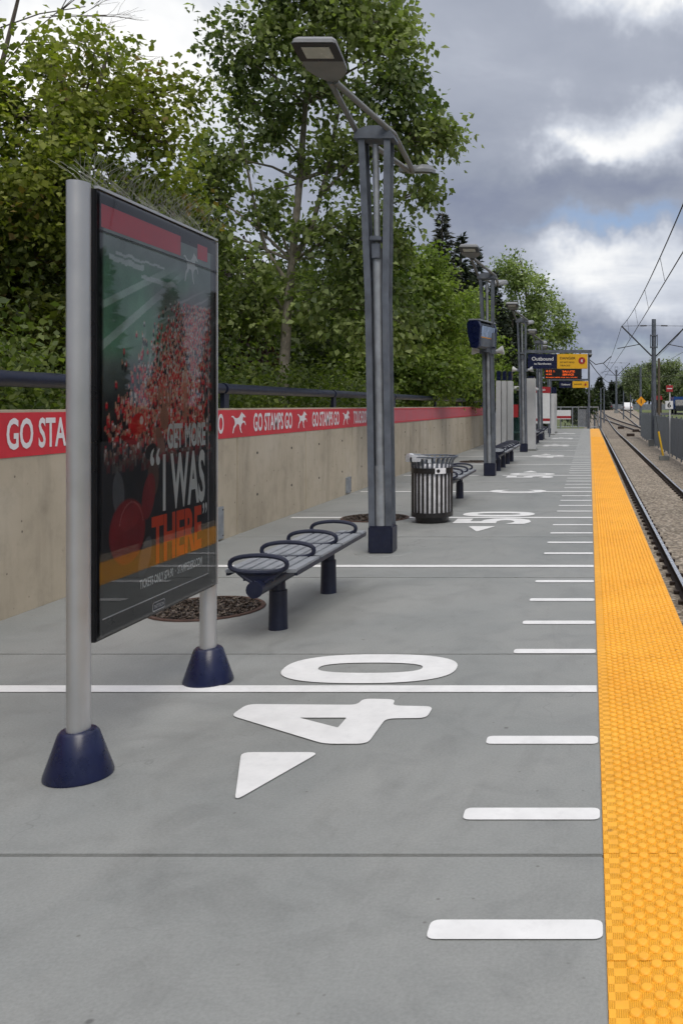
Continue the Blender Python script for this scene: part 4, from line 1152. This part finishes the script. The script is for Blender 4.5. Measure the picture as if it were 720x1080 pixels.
# houses beyond
def house(x, y, w_, d, h, rh, label, wall='siding', roof='roof', rz=0):
    z = float(ground_z(np.array([x]), np.array([y]))[0])
    t = thing('house', label, 'house', (x, y, z), rz)
    mb = MB(); mb.box((0, 0, h/2), (w_, d, h)); wl = mb.build('wall', wall, t)
    mb = MB(); mb.prism([(-w_/2-.4, 0), (w_/2+.4, 0), (w_/2+.4, .15), (0, rh), (-w_/2-.4, .15)], -d/2-.4, d/2+.4, T((0, 0, h)) @ FACE_Y); rf = mb.build('roof', roof, t)
    mb = MB(); mb.box((w_*.2, 0, h+rh*.8), (.6, .6, 1.0)); mb.build('chimney', 'roof', rf)
    for i in range(3):
        mb = MB(); mb.box((-w_/2+w_*(.2+.3*i), -d/2-.02, h*.55), (w_*.14, .06, 1.1)); f = mb.build('window', 'white_panel', t)
        mb = MB(); mb.box((-w_/2+w_*(.2+.3*i), -d/2-.055, h*.55), (w_*.12, .02, .9)); mb.build('pane', 'window', f)
    mb = MB(); mb.box((0, -d/2-.03, 1.0), (.9, .06, 2.0)); mb.build('door', 'roof', t)
house(3.4, 215, 9, 8, 2.4, 1.7, 'low brown roofed house beyond the track curve')
house(24, 230, 12, 9, 2.6, 1.4, 'pale house behind the trees right of the tracks', 'siding', 'roof')
t = thing('red_awning_kiosk', 'small red roofed kiosk behind the catenary pole', 'kiosk', (11.7, 158, float(ground_z(np.array([11.7]), np.array([158.]))[0])))
mb = MB(); mb.box((0, 0, 1.1), (1.5, 2.2, 2.2)); mb.build('wall', 'rail_side', t)
mb = MB(); mb.prism([(-.9, 0), (.9, 0), (.75, .7), (-.75, .7)], -1.4, 1.4, T((0, 0, 2.2)) @ FACE_Y); mb.build('awning', 'sign_red', t)
mb = MB(); mb.box((0, -1.11, 1.3), (.9, .03, .9)); mb.build('window', 'window', t)
# distant road and low noise wall
mb = MB()
for i in range(24):
    xa = -20+i*3.4
    mb.box((xa, 178, float(ground_z(np.array([xa]), np.array([178.]))[0])+.55), (3.3, .15, 1.1))
t = thing('boundary_fence', 'low grey boundary fence in front of the distant trees', 'fence', (0, 0, 0)); mb.build('fence_boards', 'fence', t)
rd = MB(); zr = lambda x: float(ground_z(np.array([x]), np.array([160.]))[0])
xs_ = np.linspace(5, 60, 30)
v = []
for x in xs_:
    y = 150+(x-5)*.05
    for dy in (-6, 6): v.append((x, y+dy, float(ground_z(np.array([x]), np.array([y+dy]))[0])+.03))
rd.add(v, [(i*2, i*2+2, i*2+3, i*2+1) for i in range(29)]); tag(rd.build('road', 'asphalt'), kind='structure')

# ------------------------------------------------------------------ trees
def fbm(p, f, seed):
    return noise.noise((p[0]*f+seed, p[1]*f-seed, p[2]*f+seed*.3))
def leaf_cloud(rng, centers, dirs, per, size, cols, twig=.32, droop=.35, spread=.10, asp=.62, jitter=.25):
    n = len(centers)*per
    c = np.repeat(centers, per, 0); d = np.repeat(dirs, per, 0)
    t = rng.random((n, 1))
    base = c+d*(t-.3)*twig+rng.normal(size=(n, 3))*spread
    ld = d*.5+rng.normal(size=(n, 3))*.7; ld[:, 2] -= droop
    ld /= np.linalg.norm(ld, axis=1)[:, None]
    nrm = rng.normal(size=(n, 3)); nrm[:, 2] += .9
    s = np.cross(ld, nrm); s /= np.linalg.norm(s, axis=1)[:, None]+1e-9
    up = np.cross(s, ld)
    L = size*rng.uniform(.5, 1.35, (n, 1))
    w_ = L*asp*.5
    fold = up*w_*.35
    v = np.stack([base, base+ld*L*.42+s*w_+fold, base+ld*L, base+ld*L*.42-s*w_+fold], 1)
    cc = np.repeat(cols, per, 0)*rng.uniform(1-jitter, 1+jitter, (n, 1))
    return v.reshape(-1, 3), np.repeat(cc, 4, 0)
def lobes_points(rng, lobes, density, seed, thr=-.12, f=1.1, surf=.45):
    P, Dd, C = [], [], []
    for li, (x, y, z, r) in enumerate(lobes):
        k = int(density*r**2.2)
        for _ in range(k):
            u = rng.normal(size=3); u /= np.linalg.norm(u)
            rad = rng.random()**surf
            p = np.array([x, y, z])+u*rad*r*np.array([1, 1, .92])*(1+.25*fbm(u*1.7, 1.3, seed+li))
            if fbm(p, f, seed) < thr: continue
            dd = u*.8+np.array([0, 0, .15])+rng.normal(size=3)*.35; dd /= np.linalg.norm(dd)
            P.append(p); Dd.append(dd)
    return np.array(P), np.array(Dd)
def crown_cols(P, rng, c0, c1, seed, tip=None):
    q = np.array([.5+.9*fbm(p, .9, seed+5)+.3*rng.normal() for p in P]); q = np.clip(q, 0, 1)[:, None]
    c = np.array(c0)*(1-q)+np.array(c1)*q
    if tip is not None:
        m = rng.random(len(P)) < tip[0]; c[m] = tip[1]
    return c
def tree(name, label, cat, base, lobes, density, per, leaf, c0, c1, seed, trunk, tr, bark='bark', thr=-.12, f=1.1, group=None, droop=.35, twig=.34, spread=.1, tip=None, limbs=None, sub=5, asp=.62, surf=.45, sink=None):
    rng = np.random.default_rng(seed); base = Vector(base)
    t = thing(name, label, cat, base, 0, group)
    lb = [tuple(l) for l in lobes]
    P, Dd = lobes_points(rng, lb, density, seed, thr, f, surf)
    cols = crown_cols(P, rng, c0, c1, seed, tip)
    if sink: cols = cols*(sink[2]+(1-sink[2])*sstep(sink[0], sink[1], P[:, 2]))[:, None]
    v, cc = leaf_cloud(rng, P, Dd, per, leaf, cols, twig, droop, spread, asp)
    b = np.array(base)
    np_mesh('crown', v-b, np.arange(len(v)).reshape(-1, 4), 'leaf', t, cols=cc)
    mb = MB()
    tp = [Vector(p)-base for p in trunk]
    k = len(tp); mb.tube(tp, [tr*(1-.75*i/(k-1)) for i in range(k)], 10, False)
    for lm in (limbs or []):
        pts = [Vector(p)-base for p in lm[1:]]; n_ = len(pts)
        mb.tube(pts, [lm[0]*(1-.7*i/(n_-1)) for i in range(n_)], 8, False)
    for li, (x, y, z, r) in enumerate(lb):
        c = Vector((x, y, z))-base
        tt = min(tp, key=lambda q: (q-c).length+max(0, q.z-c.z)*2)
        mid = tt.lerp(c, .5)+Vector((rng.normal()*.1, rng.normal()*.1, .12*r))
        mb.tube([tt, mid, c], [tr*.30, tr*.2, tr*.10], 6, False)
        if len(P):
            near = np.argsort(((P-np.array([x, y, z]))**2).sum(1))
            pick = near[rng.integers(0, max(1, len(near)//max(1, len(lb)//2)), sub*2)]
            for q in pick:
                e = Vector(P[q])-base
                if (e-c).length > r*1.3: continue
                mb.tube([c.lerp(tt, .2), c.lerp(e, .55)+Vector((0, 0, .05)), e], [tr*.10, tr*.07, tr*.03], 4, False)
    mb.build('trunk', bark, t, smooth=True)
    return t
def L(px, py, Y, r): 
    p = W(px, py, Y); return (p.x, p.y, p.z, r)
GZ = 1.15
# left maple, close to the railing
tree('maple_tree', 'large yellow-green tree filling the upper left beside the poster case', 'tree', (-6.9, 11.2, GZ),
     [L(15, 120, 11, .85), L(95, 105, 11, .75), L(150, 118, 11.4, .55), L(60, 190, 10.6, 1.0), L(145, 205, 11.4, .75), L(-60, 160, 11, 1.3),
      L(15, 290, 10.6, 1.0), L(110, 290, 11.2, .9), L(-70, 300, 10.8, 1.2), L(182, 215, 12, .40), L(30, 385, 10.4, .85), L(130, 372, 11.5, .85), L(60, 70, 11.4, .42), L(115, 50, 11.4, .30),
      L(172, 150, 11.6, .34), L(195, 90, 11.6, .25), L(205, 330, 12.2, .5)],
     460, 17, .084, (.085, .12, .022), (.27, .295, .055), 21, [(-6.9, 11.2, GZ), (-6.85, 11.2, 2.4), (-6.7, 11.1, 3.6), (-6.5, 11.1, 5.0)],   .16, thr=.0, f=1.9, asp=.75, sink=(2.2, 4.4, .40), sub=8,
     tip=(.03, (.22, .16, .045)))
# poplar with the forked trunk behind the first lamp post
tree('poplar_tree', 'tall poplar with pale forked trunk behind the first lamp post', 'tree', (-5.55, 16.4, GZ),
     [L(300, 20, 16, .80), L(365, 20, 16, .85), L(250, 60, 16, .48), L(228, 30, 16.2, .30), L(330, 95, 16, .75), L(415, 85, 15.8, .75), L(400, 20, 16, .6), L(452, 140, 15.7, .48), L(405, 160, 16, .75),
      L(350, 175, 16.3, .55), L(238, 165, 16.2, .55), L(255, 110, 16.3, .40), L(222, 245, 16.2, .60), L(275, 330, 16.6, .65), L(385, 245, 16.2, .75), L(350, 310, 16.6, .85), L(405, 330, 16.3, .80),
      L(300, -50, 16, .8), L(370, -50, 16, .8), L(330, -120, 16, .7), L(440, 200, 15.8, .35), L(470, 145, 15.6, .26), L(425, 45, 15.8, .35), L(215, 200, 16.2, .4), L(290, 200, 16.6, .3),
      L(415, 262, 16, .4), L(240, 330, 16.5, .5), L(285, 130, 16.2, .45), L(300, 185, 16.3, .38), L(325, 240, 16.1, .42), L(268, 225, 16.3, .40), L(315, 60, 15.8, .5), L(255, 290, 16.3, .45)],
     400, 11, .124, (.072, .105, .034), (.27, .32, .12), 33,
     [(-5.55, 16.4, GZ), W(300, 380, 16.4), W(303, 330, 16.4), W(308, 275, 16.4), W(316, 190, 16.4), W(322, 110, 16.4), W(330, 20, 16.4), W(335, -90, 16.4)], .105, 'bark_pale',
     thr=-.13, f=1.7, droop=.75, sub=9, twig=.36, spread=.10, asp=.72,
     limbs=[(.055, W(306, 285, 16.4), W(330, 235, 16.3), W(345, 180, 16.2), W(362, 90, 16.1), W(372, 0, 16)), (.042, W(304, 300, 16.4), W(280, 262, 16.3), W(266, 205, 16.2), W(250, 120, 16.2)),
            (.032, W(312, 262, 16.4), W(352, 240, 16.2), W(400, 215, 16)), (.03, W(340, 205, 16.2), W(380, 160, 16), W(430, 120, 15.8))])
# bright green bushes and small trees past the lamp post
tree('green_tree', 'bright green bushy tree behind the wall, right of the first lamp post', 'tree', (-5.6, 26, GZ),
     [L(432, 300, 26, 1.15), L(468, 330, 26, .95), L(425, 365, 26, 1.2), L(478, 385, 26, .85), L(445, 275, 26, .60), L(395, 330, 26.5, 1.2), L(380, 385, 26, 1.0), L(450, 395, 25.6, .9)],
     330, 11, .14, (.085, .13, .026), (.25, .32, .075), 41, [(-5.6, 26, GZ), (-5.5, 26, 3), (-5.4, 26, 4.6)], .12, thr=-.2, f=1.0, spread=.14)
tree('green_tree', 'smaller bright green tree just left of the display box', 'tree', (-4.9, 34, GZ),
     [L(495, 330, 34, .85), L(512, 365, 34, .75), L(490, 385, 34, .9), L(522, 395, 34, .65), L(475, 360, 34, .9), L(505, 405, 33, .8)],
     360, 11, .15, (.085, .13, .028), (.25, .32, .075), 43, [(-4.9, 34, GZ), (-4.9, 34, 3), (-4.8, 34, 4.4)], .11, thr=-.2, f=1.0, spread=.15)
tree('purple_shrub', 'dark purple leaved small tree behind the poplar trunk', 'tree', (-7.9, 20.5, GZ),
     [L(238, 290, 20.5, .7), L(248, 345, 20.5, .75), L(225, 330, 20.5, .7), L(262, 385, 20.5, .6)], 280, 8, .12, (.022, .012, .014), (.060, .030, .030), 47,
     [(-7.9, 20.5, GZ), (-7.9, 20.5, 2.5), (-7.9, 20.5, 4)], .07, thr=-.1, f=1.4)
# far poplar and far trees
tree('far_poplar', 'light green rounded tree rising behind the third lamp post', 'tree', W(562, 424, 70),
     [L(540, 288, 70, 1.3), L(556, 308, 70, 1.5), L(575, 325, 70, 1.35), L(590, 352, 70, .95), L(560, 350, 70, 1.7), L(528, 335, 70, 1.3), L(578, 378, 70, 1.4), L(548, 275, 70, .7), L(535, 385, 70, 1.6), L(556, 395, 70, 1.4), L(598, 378, 70, .7)],
     150, 12, .25, (.12, .165, .055), (.35, .42, .18), 51, [W(562, 424, 70), W(562, 380, 70), W(556, 320, 70), W(550, 280, 70)], .22, thr=-.04, f=1.1, spread=.25, twig=.7)
tree('dark_tree', 'dark green tree behind the fence at the platform end', 'tree', W(600, 440, 88),
     [L(598, 408, 88, 1.4), L(612, 418, 88, 1.2), L(590, 425, 88, 1.5), L(608, 432, 88, 1.4), L(582, 410, 88, 1.4), L(618, 428, 88, .8)],
     110, 9, .30, (.020, .035, .010), (.055, .075, .022), 53, [W(600, 440, 88), W(600, 420, 88), W(600, 405, 88)], .18, thr=-.3, f=.8, spread=.25, twig=.6)
def rtree(px, Y, top, half, seed, label, c0=(.09, .12, .065), c1=(.27, .31, .18)):
    x = (px-621)/F*Y; z = float(ground_z(np.array([x]), np.array([float(Y)]))[0]); zt = EYE+(428-top)/F*Y; r = half/F*Y
    h = zt-z; rng = np.random.default_rng(seed)
    lob = [(x, Y, z+h*.72, r*.62), (x-r*.5, Y, z+h*.5, r*.6), (x+r*.5, Y, z+h*.52, r*.58), (x, Y-.3*r, z+h*.38, r*.7), (x+r*.2, Y, z+h*.88, r*.35), (x-r*.3, Y, z+h*.80, r*.36)]
    tree('distant_tree', label, 'tree', (x, Y, z), lob, 520/r**2.2*r**1.0, 7, .13*r**.6+.12, c0, c1, seed, [(x, Y, z), (x, Y, z+h*.5), (x, Y, z+h*.85)], .2, thr=.02, f=3.2/r, spread=.09*r, twig=.25*r, group='deciduous trees beyond the far road')
rtree(668, 200, 388, 19, 61, 'leafy distant tree left of the catenary pole, above the parked cars')
rtree(684, 205, 381, 17, 62, 'leafy distant tree directly behind the catenary pole')
rtree(706, 195, 380, 22, 63, 'leafy distant tree at the right edge above the blue truck')
rtree(730, 190, 392, 22, 64, 'leafy distant tree cut by the right edge of the photo')
rtree(652, 215, 405, 10, 65, 'low dark distant tree left of the tall leafy ones', (.02, .035, .018), (.05, .07, .03))
rtree(628, 225, 408, 9, 66, 'low distant tree right above the platform corner mast', (.02, .035, .018), (.05, .07, .03))
# spruces
def spruce(base, h, r, seed, label, layers=None, leaf=.30, c0=(.012, .022, .012), c1=(.035, .050, .026), group=None):
    rng = np.random.default_rng(seed); base = Vector(base)
    t = thing('spruce_tree', label, 'tree', base, 0, group)
    V_, C_ = [], []; mb = MB(); mb.tube([(0, 0, 0), (0, 0, h*.5), (0, 0, h)], [r*.07+.05, r*.05+.03, .01], 8, False)
    layers = layers or int(h*4.5)
    for i in range(layers):
        u = (i+.5)/layers; z = h*(.06+.92*u); rr = r*(1-u)**.82*(.8+.4*rng.random())
        nb = int(6+9*(1-u))
        for k in range(nb):
            a = rng.random()*6.283; q = rr*rng.uniform(.65, 1.12)
            dirv = np.array([math.cos(a), math.sin(a), -.30+.45*u]); dirv /= np.linalg.norm(dirv)
            st = np.array([0, 0, z+rng.normal()*.1])
            m = max(7, int(q/leaf*12)); s_ = rng.random((m, 1))**.7
            c = st+dirv*s_*q+rng.normal(size=(m, 3))*leaf*.14
            ld = dirv+rng.normal(size=(m, 3))*.5; ld[:, 2] -= .12; ld /= np.linalg.norm(ld, axis=1)[:, None]
            sd = np.cross(ld, rng.normal(size=(m, 3))+np.array([0, 0, 1.2])); sd /= np.linalg.norm(sd, axis=1)[:, None]
            Ls = leaf*rng.uniform(.6, 1.2, (m, 1)); w_ = Ls*.20
            V_.append(np.stack([c, c+ld*Ls*.4+sd*w_, c+ld*Ls, c+ld*Ls*.4-sd*w_], 1).reshape(-1, 3))
            qn = np.clip(.2+.6*s_+rng.normal(size=(m, 1))*.2, 0, 1)
            C_.append(np.repeat(np.array(c0)*(1-qn)+np.array(c1)*qn, 4, 0))
    v = np.concatenate(V_)
    np_mesh('crown', v, np.arange(len(v)).reshape(-1, 4), 'needle', t, cols=np.concatenate(C_))
    mb.build('trunk', 'bark', t, smooth=True); return t
def sp_at(px, top, Y, r, seed, label, leaf=.3, grp='dark spruces behind the wall', **k):
    x = (px-621)/F*Y; z = float(ground_z(np.array([x]), np.array([float(Y)]))[0]); h = EYE+(428-top)/F*Y-z
    return spruce((x, Y, z), h, r, seed, label, leaf=leaf, group=grp, **k)
sp_at(466, 222, 38, 1.75, 71, 'tallest dark spruce, right beside the poplar crown', c0=(.020, .026, .018), c1=(.05, .055, .036))
sp_at(486, 246, 43, 1.5, 72, 'dark spruce directly left of the second lamp post head')
sp_at(503, 262, 47, 1.6, 73, 'dark spruce directly behind the second lamp post head')
sp_at(522, 285, 52, 1.7, 74, 'dark spruce right of the second lamp post')
sp_at(540, 318, 57, 1.8, 75, 'dark spruce behind the third lamp post')
sp_at(556, 350, 62, 1.7, 76, 'shortest dark spruce, just above the Outbound sign')
sp_at(632, 398, 170, 2.2, 77, 'small distant spruce right of the platform corner mast', .6, 'distant spruces beyond the track curve')
sp_at(645, 402, 180, 2.0, 78, 'second small distant spruce from the platform corner mast', .6, 'distant spruces beyond the track curve')
sp_at(653, 408, 190, 2.2, 79, 'third small distant spruce from the platform corner mast', .6, 'distant spruces beyond the track curve')
# trees across the tracks, seen mirrored in the poster glass
for x, y, h, r, s in ((15.6, 37, 8.0, 1.15, 81), (17.2, 46.5, 8.3, 1.15, 82), (17.6, 53, 8.6, 1.0, 83)):
    spruce((x, y, float(ground_z(np.array([x]), np.array([float(y)]))[0])), h, r, s, 'spruce across the tracks mirrored in the poster glass', leaf=.4, group='spruces across the tracks')
# undergrowth and woodland that read as one mass
def mass(name, lobes, density, per, leaf, c0, c1, seed, thr=-.3, f=.8, spread=.2):
    rng = np.random.default_rng(seed); P, Dd = lobes_points(rng, lobes, density, seed, thr, f)
    v, cc = leaf_cloud(rng, P, Dd, per, leaf, crown_cols(P, rng, c0, c1, seed), .4, .3, spread)
    o = np_mesh(name, v, np.arange(len(v)).reshape(-1, 4), 'leaf', None, cols=cc); return tag(o, kind='stuff')
rq = np.random.default_rng(91)
lob = []
for Y in np.arange(6.5, 58, .9):
    lob.append((-5.25-rq.random()*.5, Y, 1.35+rq.random()*.45, .55+rq.random()*.25))
mass('undergrowth', lob, 300, 9, .085, (.055, .085, .018), (.16, .195, .05), 92, spread=.12)['label'] = 'leafy green undergrowth behind the navy railing'
lob = []
for Y in np.arange(7, 70, 1.5):
    for X_ in (-8.3, -10.5, -13):
        lob.append((X_-rq.random()*1.2, Y+rq.random(), GZ+1.0+rq.random()*1.6*(1+.04*Y)*(.6+.05*abs(X_)), 1.15+rq.random()*.5))
mass('woodland', lob, 95, 10, .20, (.026, .042, .012), (.085, .115, .03), 93, thr=-.22, spread=.22)['label'] = 'dense dark green woodland behind the railing'
# twiggy dead branches at the top left
rng = random.Random(5)
t = thing('bare_tree', 'bare twiggy branches at the top left corner', 'tree', (-8.4, 13.0, GZ))
b0 = Vector((-8.4, 13.0, GZ)); mb = MB(); mb.tube([(0, 0, 0), (-.2, 0, 3), (0, 0, 5.2), (.3, 0, 6.4)], [.06, .05, .035, .02], 7, False)
def twigs(p, d, l, r, n):
    if n == 0: return
    q = p+d*l*.5+Vector((rng.uniform(-.05, .05), rng.uniform(-.05, .05), rng.uniform(-.04, .04)))*l; e = p+d*l
    mb.tube([p, q, e], [r, r*.8, r*.6], 4, False)
    for k in range(3):
        d2 = (d+Vector((rng.uniform(-.7, .7), rng.uniform(-.6, .6), rng.uniform(-.35, .6)))).normalized(); twigs(p+d*l*rng.uniform(.45, 1), d2, l*rng.uniform(.5, .75), r*.6, n-1)
for z, d in ((4.4, (1, -.2, .55)), (5.2, (.7, 0, .7)), (5.8, (1, 0, .25)), (5.0, (-.6, 0, .8)), (6.2, (.5, -.2, .8)), (5.5, (.9, -.3, -.05))):
    twigs(Vector((0, 0, z)), Vector(d).normalized(), 1.25, .012, 4)
mb.build('trunk', 'bark', t)
t2_ = np.random.default_rng(8)

# ------------------------------------------------------------------ world, sun, camera
SUN_EL, SUN_AZ = R(54), R(150)       # azimuth clockwise from +Y : ahead-right and above, behind cloud
w_ = D.worlds.new('World'); scene.world = w_; w_.use_nodes = True
nt = w_.node_tree; bg = nt.nodes['Background']; bg.inputs[1].default_value = .1
sky = nt.nodes.new('ShaderNodeTexSky'); sky.sky_type = 'NISHITA'; sky.sun_disc = False
sky.sun_elevation = SUN_EL; sky.sun_rotation = SUN_AZ
tc_ = nt.nodes.new('ShaderNodeTexCoord'); vec = tc_.outputs['Generated']
def vm(op, a, b=None):
    n = nt.nodes.new('ShaderNodeVectorMath'); n.operation = op
    for i, v in enumerate((a, b)):
        if v is None: continue
        if isinstance(v, bpy.types.NodeSocket): nt.links.new(v, n.inputs[i])
        else: n.inputs[i].default_value = v
    return n
def ma(op, a, b=0., c=None, clamp=False):
    n = nt.nodes.new('ShaderNodeMath'); n.operation = op; n.use_clamp = clamp
    for i, v in enumerate((a, b, c)):
        if v is None: continue
        if isinstance(v, bpy.types.NodeSocket): nt.links.new(v, n.inputs[i])
        else: n.inputs[i].default_value = v
    return n.outputs[0]
sep = nt.nodes.new('ShaderNodeSeparateXYZ'); nt.links.new(vec, sep.inputs[0])
# cloud deck projected on a plane overhead, so banks flatten toward the horizon
dz = ma('ADD', ma('MAXIMUM', sep.outputs[2], 0.), .16)
cmb = nt.nodes.new('ShaderNodeCombineXYZ')
nt.links.new(ma('DIVIDE', sep.outputs[0], dz), cmb.inputs[0]); nt.links.new(ma('DIVIDE', sep.outputs[1], dz), cmb.inputs[1])
nA = tex_noise(nt, 1.15, 5, .56, cmb.outputs[0], .55)
nB = tex_noise(nt, 3.6, 4, .6, cmb.outputs[0], .3)
nC = tex_noise(nt, 7.0, 5, .62, vec)
wob = vm('SUBTRACT', nC.outputs['Color'], (.5, .5, .5))
pv = vm('ADD', vec, vm('MULTIPLY', wob.outputs[0], (.20, .20, .135)).outputs[0])
val = ma('ADD', ma('MULTIPLY', nA.outputs[0], .46), ma('MULTIPLY', nB.outputs[0], .18))
val = ma('ADD', val, .07)
def blob(px, py, sx, sy, wgt):
    """a bank of bright or dark cloud in a fixed direction of the sky"""
    global val
    d = Vector(((px-621)/F, 1, (428-py)/F)).normalized()
    df = vm('SUBTRACT', pv.outputs[0], tuple(d))
    sc = vm('MULTIPLY', df.outputs[0], (F/sx, F/sx*.8, F/sy))
    g_ = ma('EXPONENT', ma('MULTIPLY', vm('DOT_PRODUCT', sc.outputs[0], sc.outputs[0]).outputs['Value'], -1.))
    val = ma('ADD', val, ma('MULTIPLY', g_, wgt))
for b_ in ((640, 150, 78, 34, .40), (718, 112, 60, 26, .34), (595, 165, 26, 22, .25), (690, 0, 75, 30, .46), (655, 195, 75, 28, -.20), (650, 275, 120, 24, .36), (690, 318, 120, 26, .28), (600, 300, 60, 26, .18),
           (520, 220, 90, 60, -.12), (540, 50, 180, 70, .05), (480, 120, 70, 60, .02), (660, 362, 90, 14, -.20), (625, 385, 90, 10, .12), (130, 40, 170, 90, .55), (20, 90, 60, 60, .35), (330, 230, 90, 110, -.06), (240, 330, 110, 70, .42)):
    blob(*b_)
cr = ramp(nt, val, [(.16, (1.9, 2.2, 3.3)), (.34, (3.1, 3.45, 4.3)), (.50, (4.15, 4.5, 5.35)), (.66, (6.4, 6.8, 7.6)), (.82, (9.6, 9.7, 9.8)), (1.0, (11.5, 11.4, 11.2))])
# ramps clamp nothing above 1 in colour stops, the values are linear radiance before the 0.1 strength
blue = nt.nodes.new('ShaderNodeMix'); blue.data_type = 'RGBA'
def blobmask(px, py, sx, sy):
    d = Vector(((px-621)/F, 1, (428-py)/F)).normalized()
    sc = vm('MULTIPLY', vm('SUBTRACT', pv.outputs[0], tuple(d)).outputs[0], (F/sx, F/sx*.8, F/sy))
    return ma('EXPONENT', ma('MULTIPLY', vm('DOT_PRODUCT', sc.outputs[0], sc.outputs[0]).outputs['Value'], -1.))
bm_ = ma('MAXIMUM', blobmask(655, 243, 80, 9), ma('MULTIPLY', blobmask(690, 372, 60, 10), .5))
nt.links.new(ma('MULTIPLY', bm_, .8), blue.inputs[0]); nt.links.new(cr.outputs[0], blue.inputs[6])
skyb = mixc(nt, 1., sky.outputs[0], (1.15, 1.15, 1.25), 'MULTIPLY'); nt.links.new(skyb, blue.inputs[7])
# an overcast sky is brightest overhead
zen = nt.nodes.new('ShaderNodeMapRange'); zen.interpolation_type = 'SMOOTHSTEP'
zen.inputs[1].default_value = .42; zen.inputs[2].default_value = .85; zen.inputs[3].default_value = 1.0; zen.inputs[4].default_value = 3.25
nt.links.new(sep.outputs[2], zen.inputs[0])
neutral = mixc(nt, ma('MULTIPLY', ma('SUBTRACT', zen.outputs[0], 1.), .5, clamp=True), (1., 1., 1.), (1.10, 1.0, .88))
vs_ = vm('SCALE', mixc(nt, 1., blue.outputs[2], neutral, 'MULTIPLY')); nt.links.new(zen.outputs[0], vs_.inputs['Scale'])
nt.links.new(vs_.outputs[0], bg.inputs[0])

sun = D.lights.new('sun', 'SUN'); sun.energy = 1.7; sun.angle = R(32); sun.color = (1, .94, .85)
so = D.objects.new('sun', sun); COL.objects.link(so)
dv_ = Vector((math.sin(SUN_AZ)*math.cos(SUN_EL), math.cos(SUN_AZ)*math.cos(SUN_EL), math.sin(SUN_EL)))
so.rotation_euler = dv_.to_track_quat('Z', 'Y').to_euler()

cam = D.cameras.new('camera'); co = D.objects.new('camera', cam); COL.objects.link(co)
co.location = (0, 0, EYE); co.rotation_euler = (R(90), 0, 0)
cam.sensor_fit = 'VERTICAL'; cam.sensor_height = 36; cam.lens = 36*F/1080
cam.shift_x = -261/1080; cam.shift_y = -112/1080
cam.clip_start = .05; cam.clip_end = 6000
scene.camera = co
scene.view_settings.view_transform = 'Standard'; scene.view_settings.look = 'None'; scene.view_settings.exposure = 0
scene.render.resolution_x, scene.render.resolution_y = 682, 1024
scene.render.engine = 'CYCLES'
scene.cycles.max_bounces = 4; scene.cycles.diffuse_bounces = 2; scene.cycles.glossy_bounces = 2; scene.cycles.transmission_bounces = 2; scene.cycles.transparent_max_bounces = 8
w_.cycles.sampling_method = 'MANUAL'; w_.cycles.sample_map_resolution = 512
scene.cycles.use_denoising = True; scene.cycles.use_adaptive_sampling = True; scene.cycles.adaptive_threshold = .03
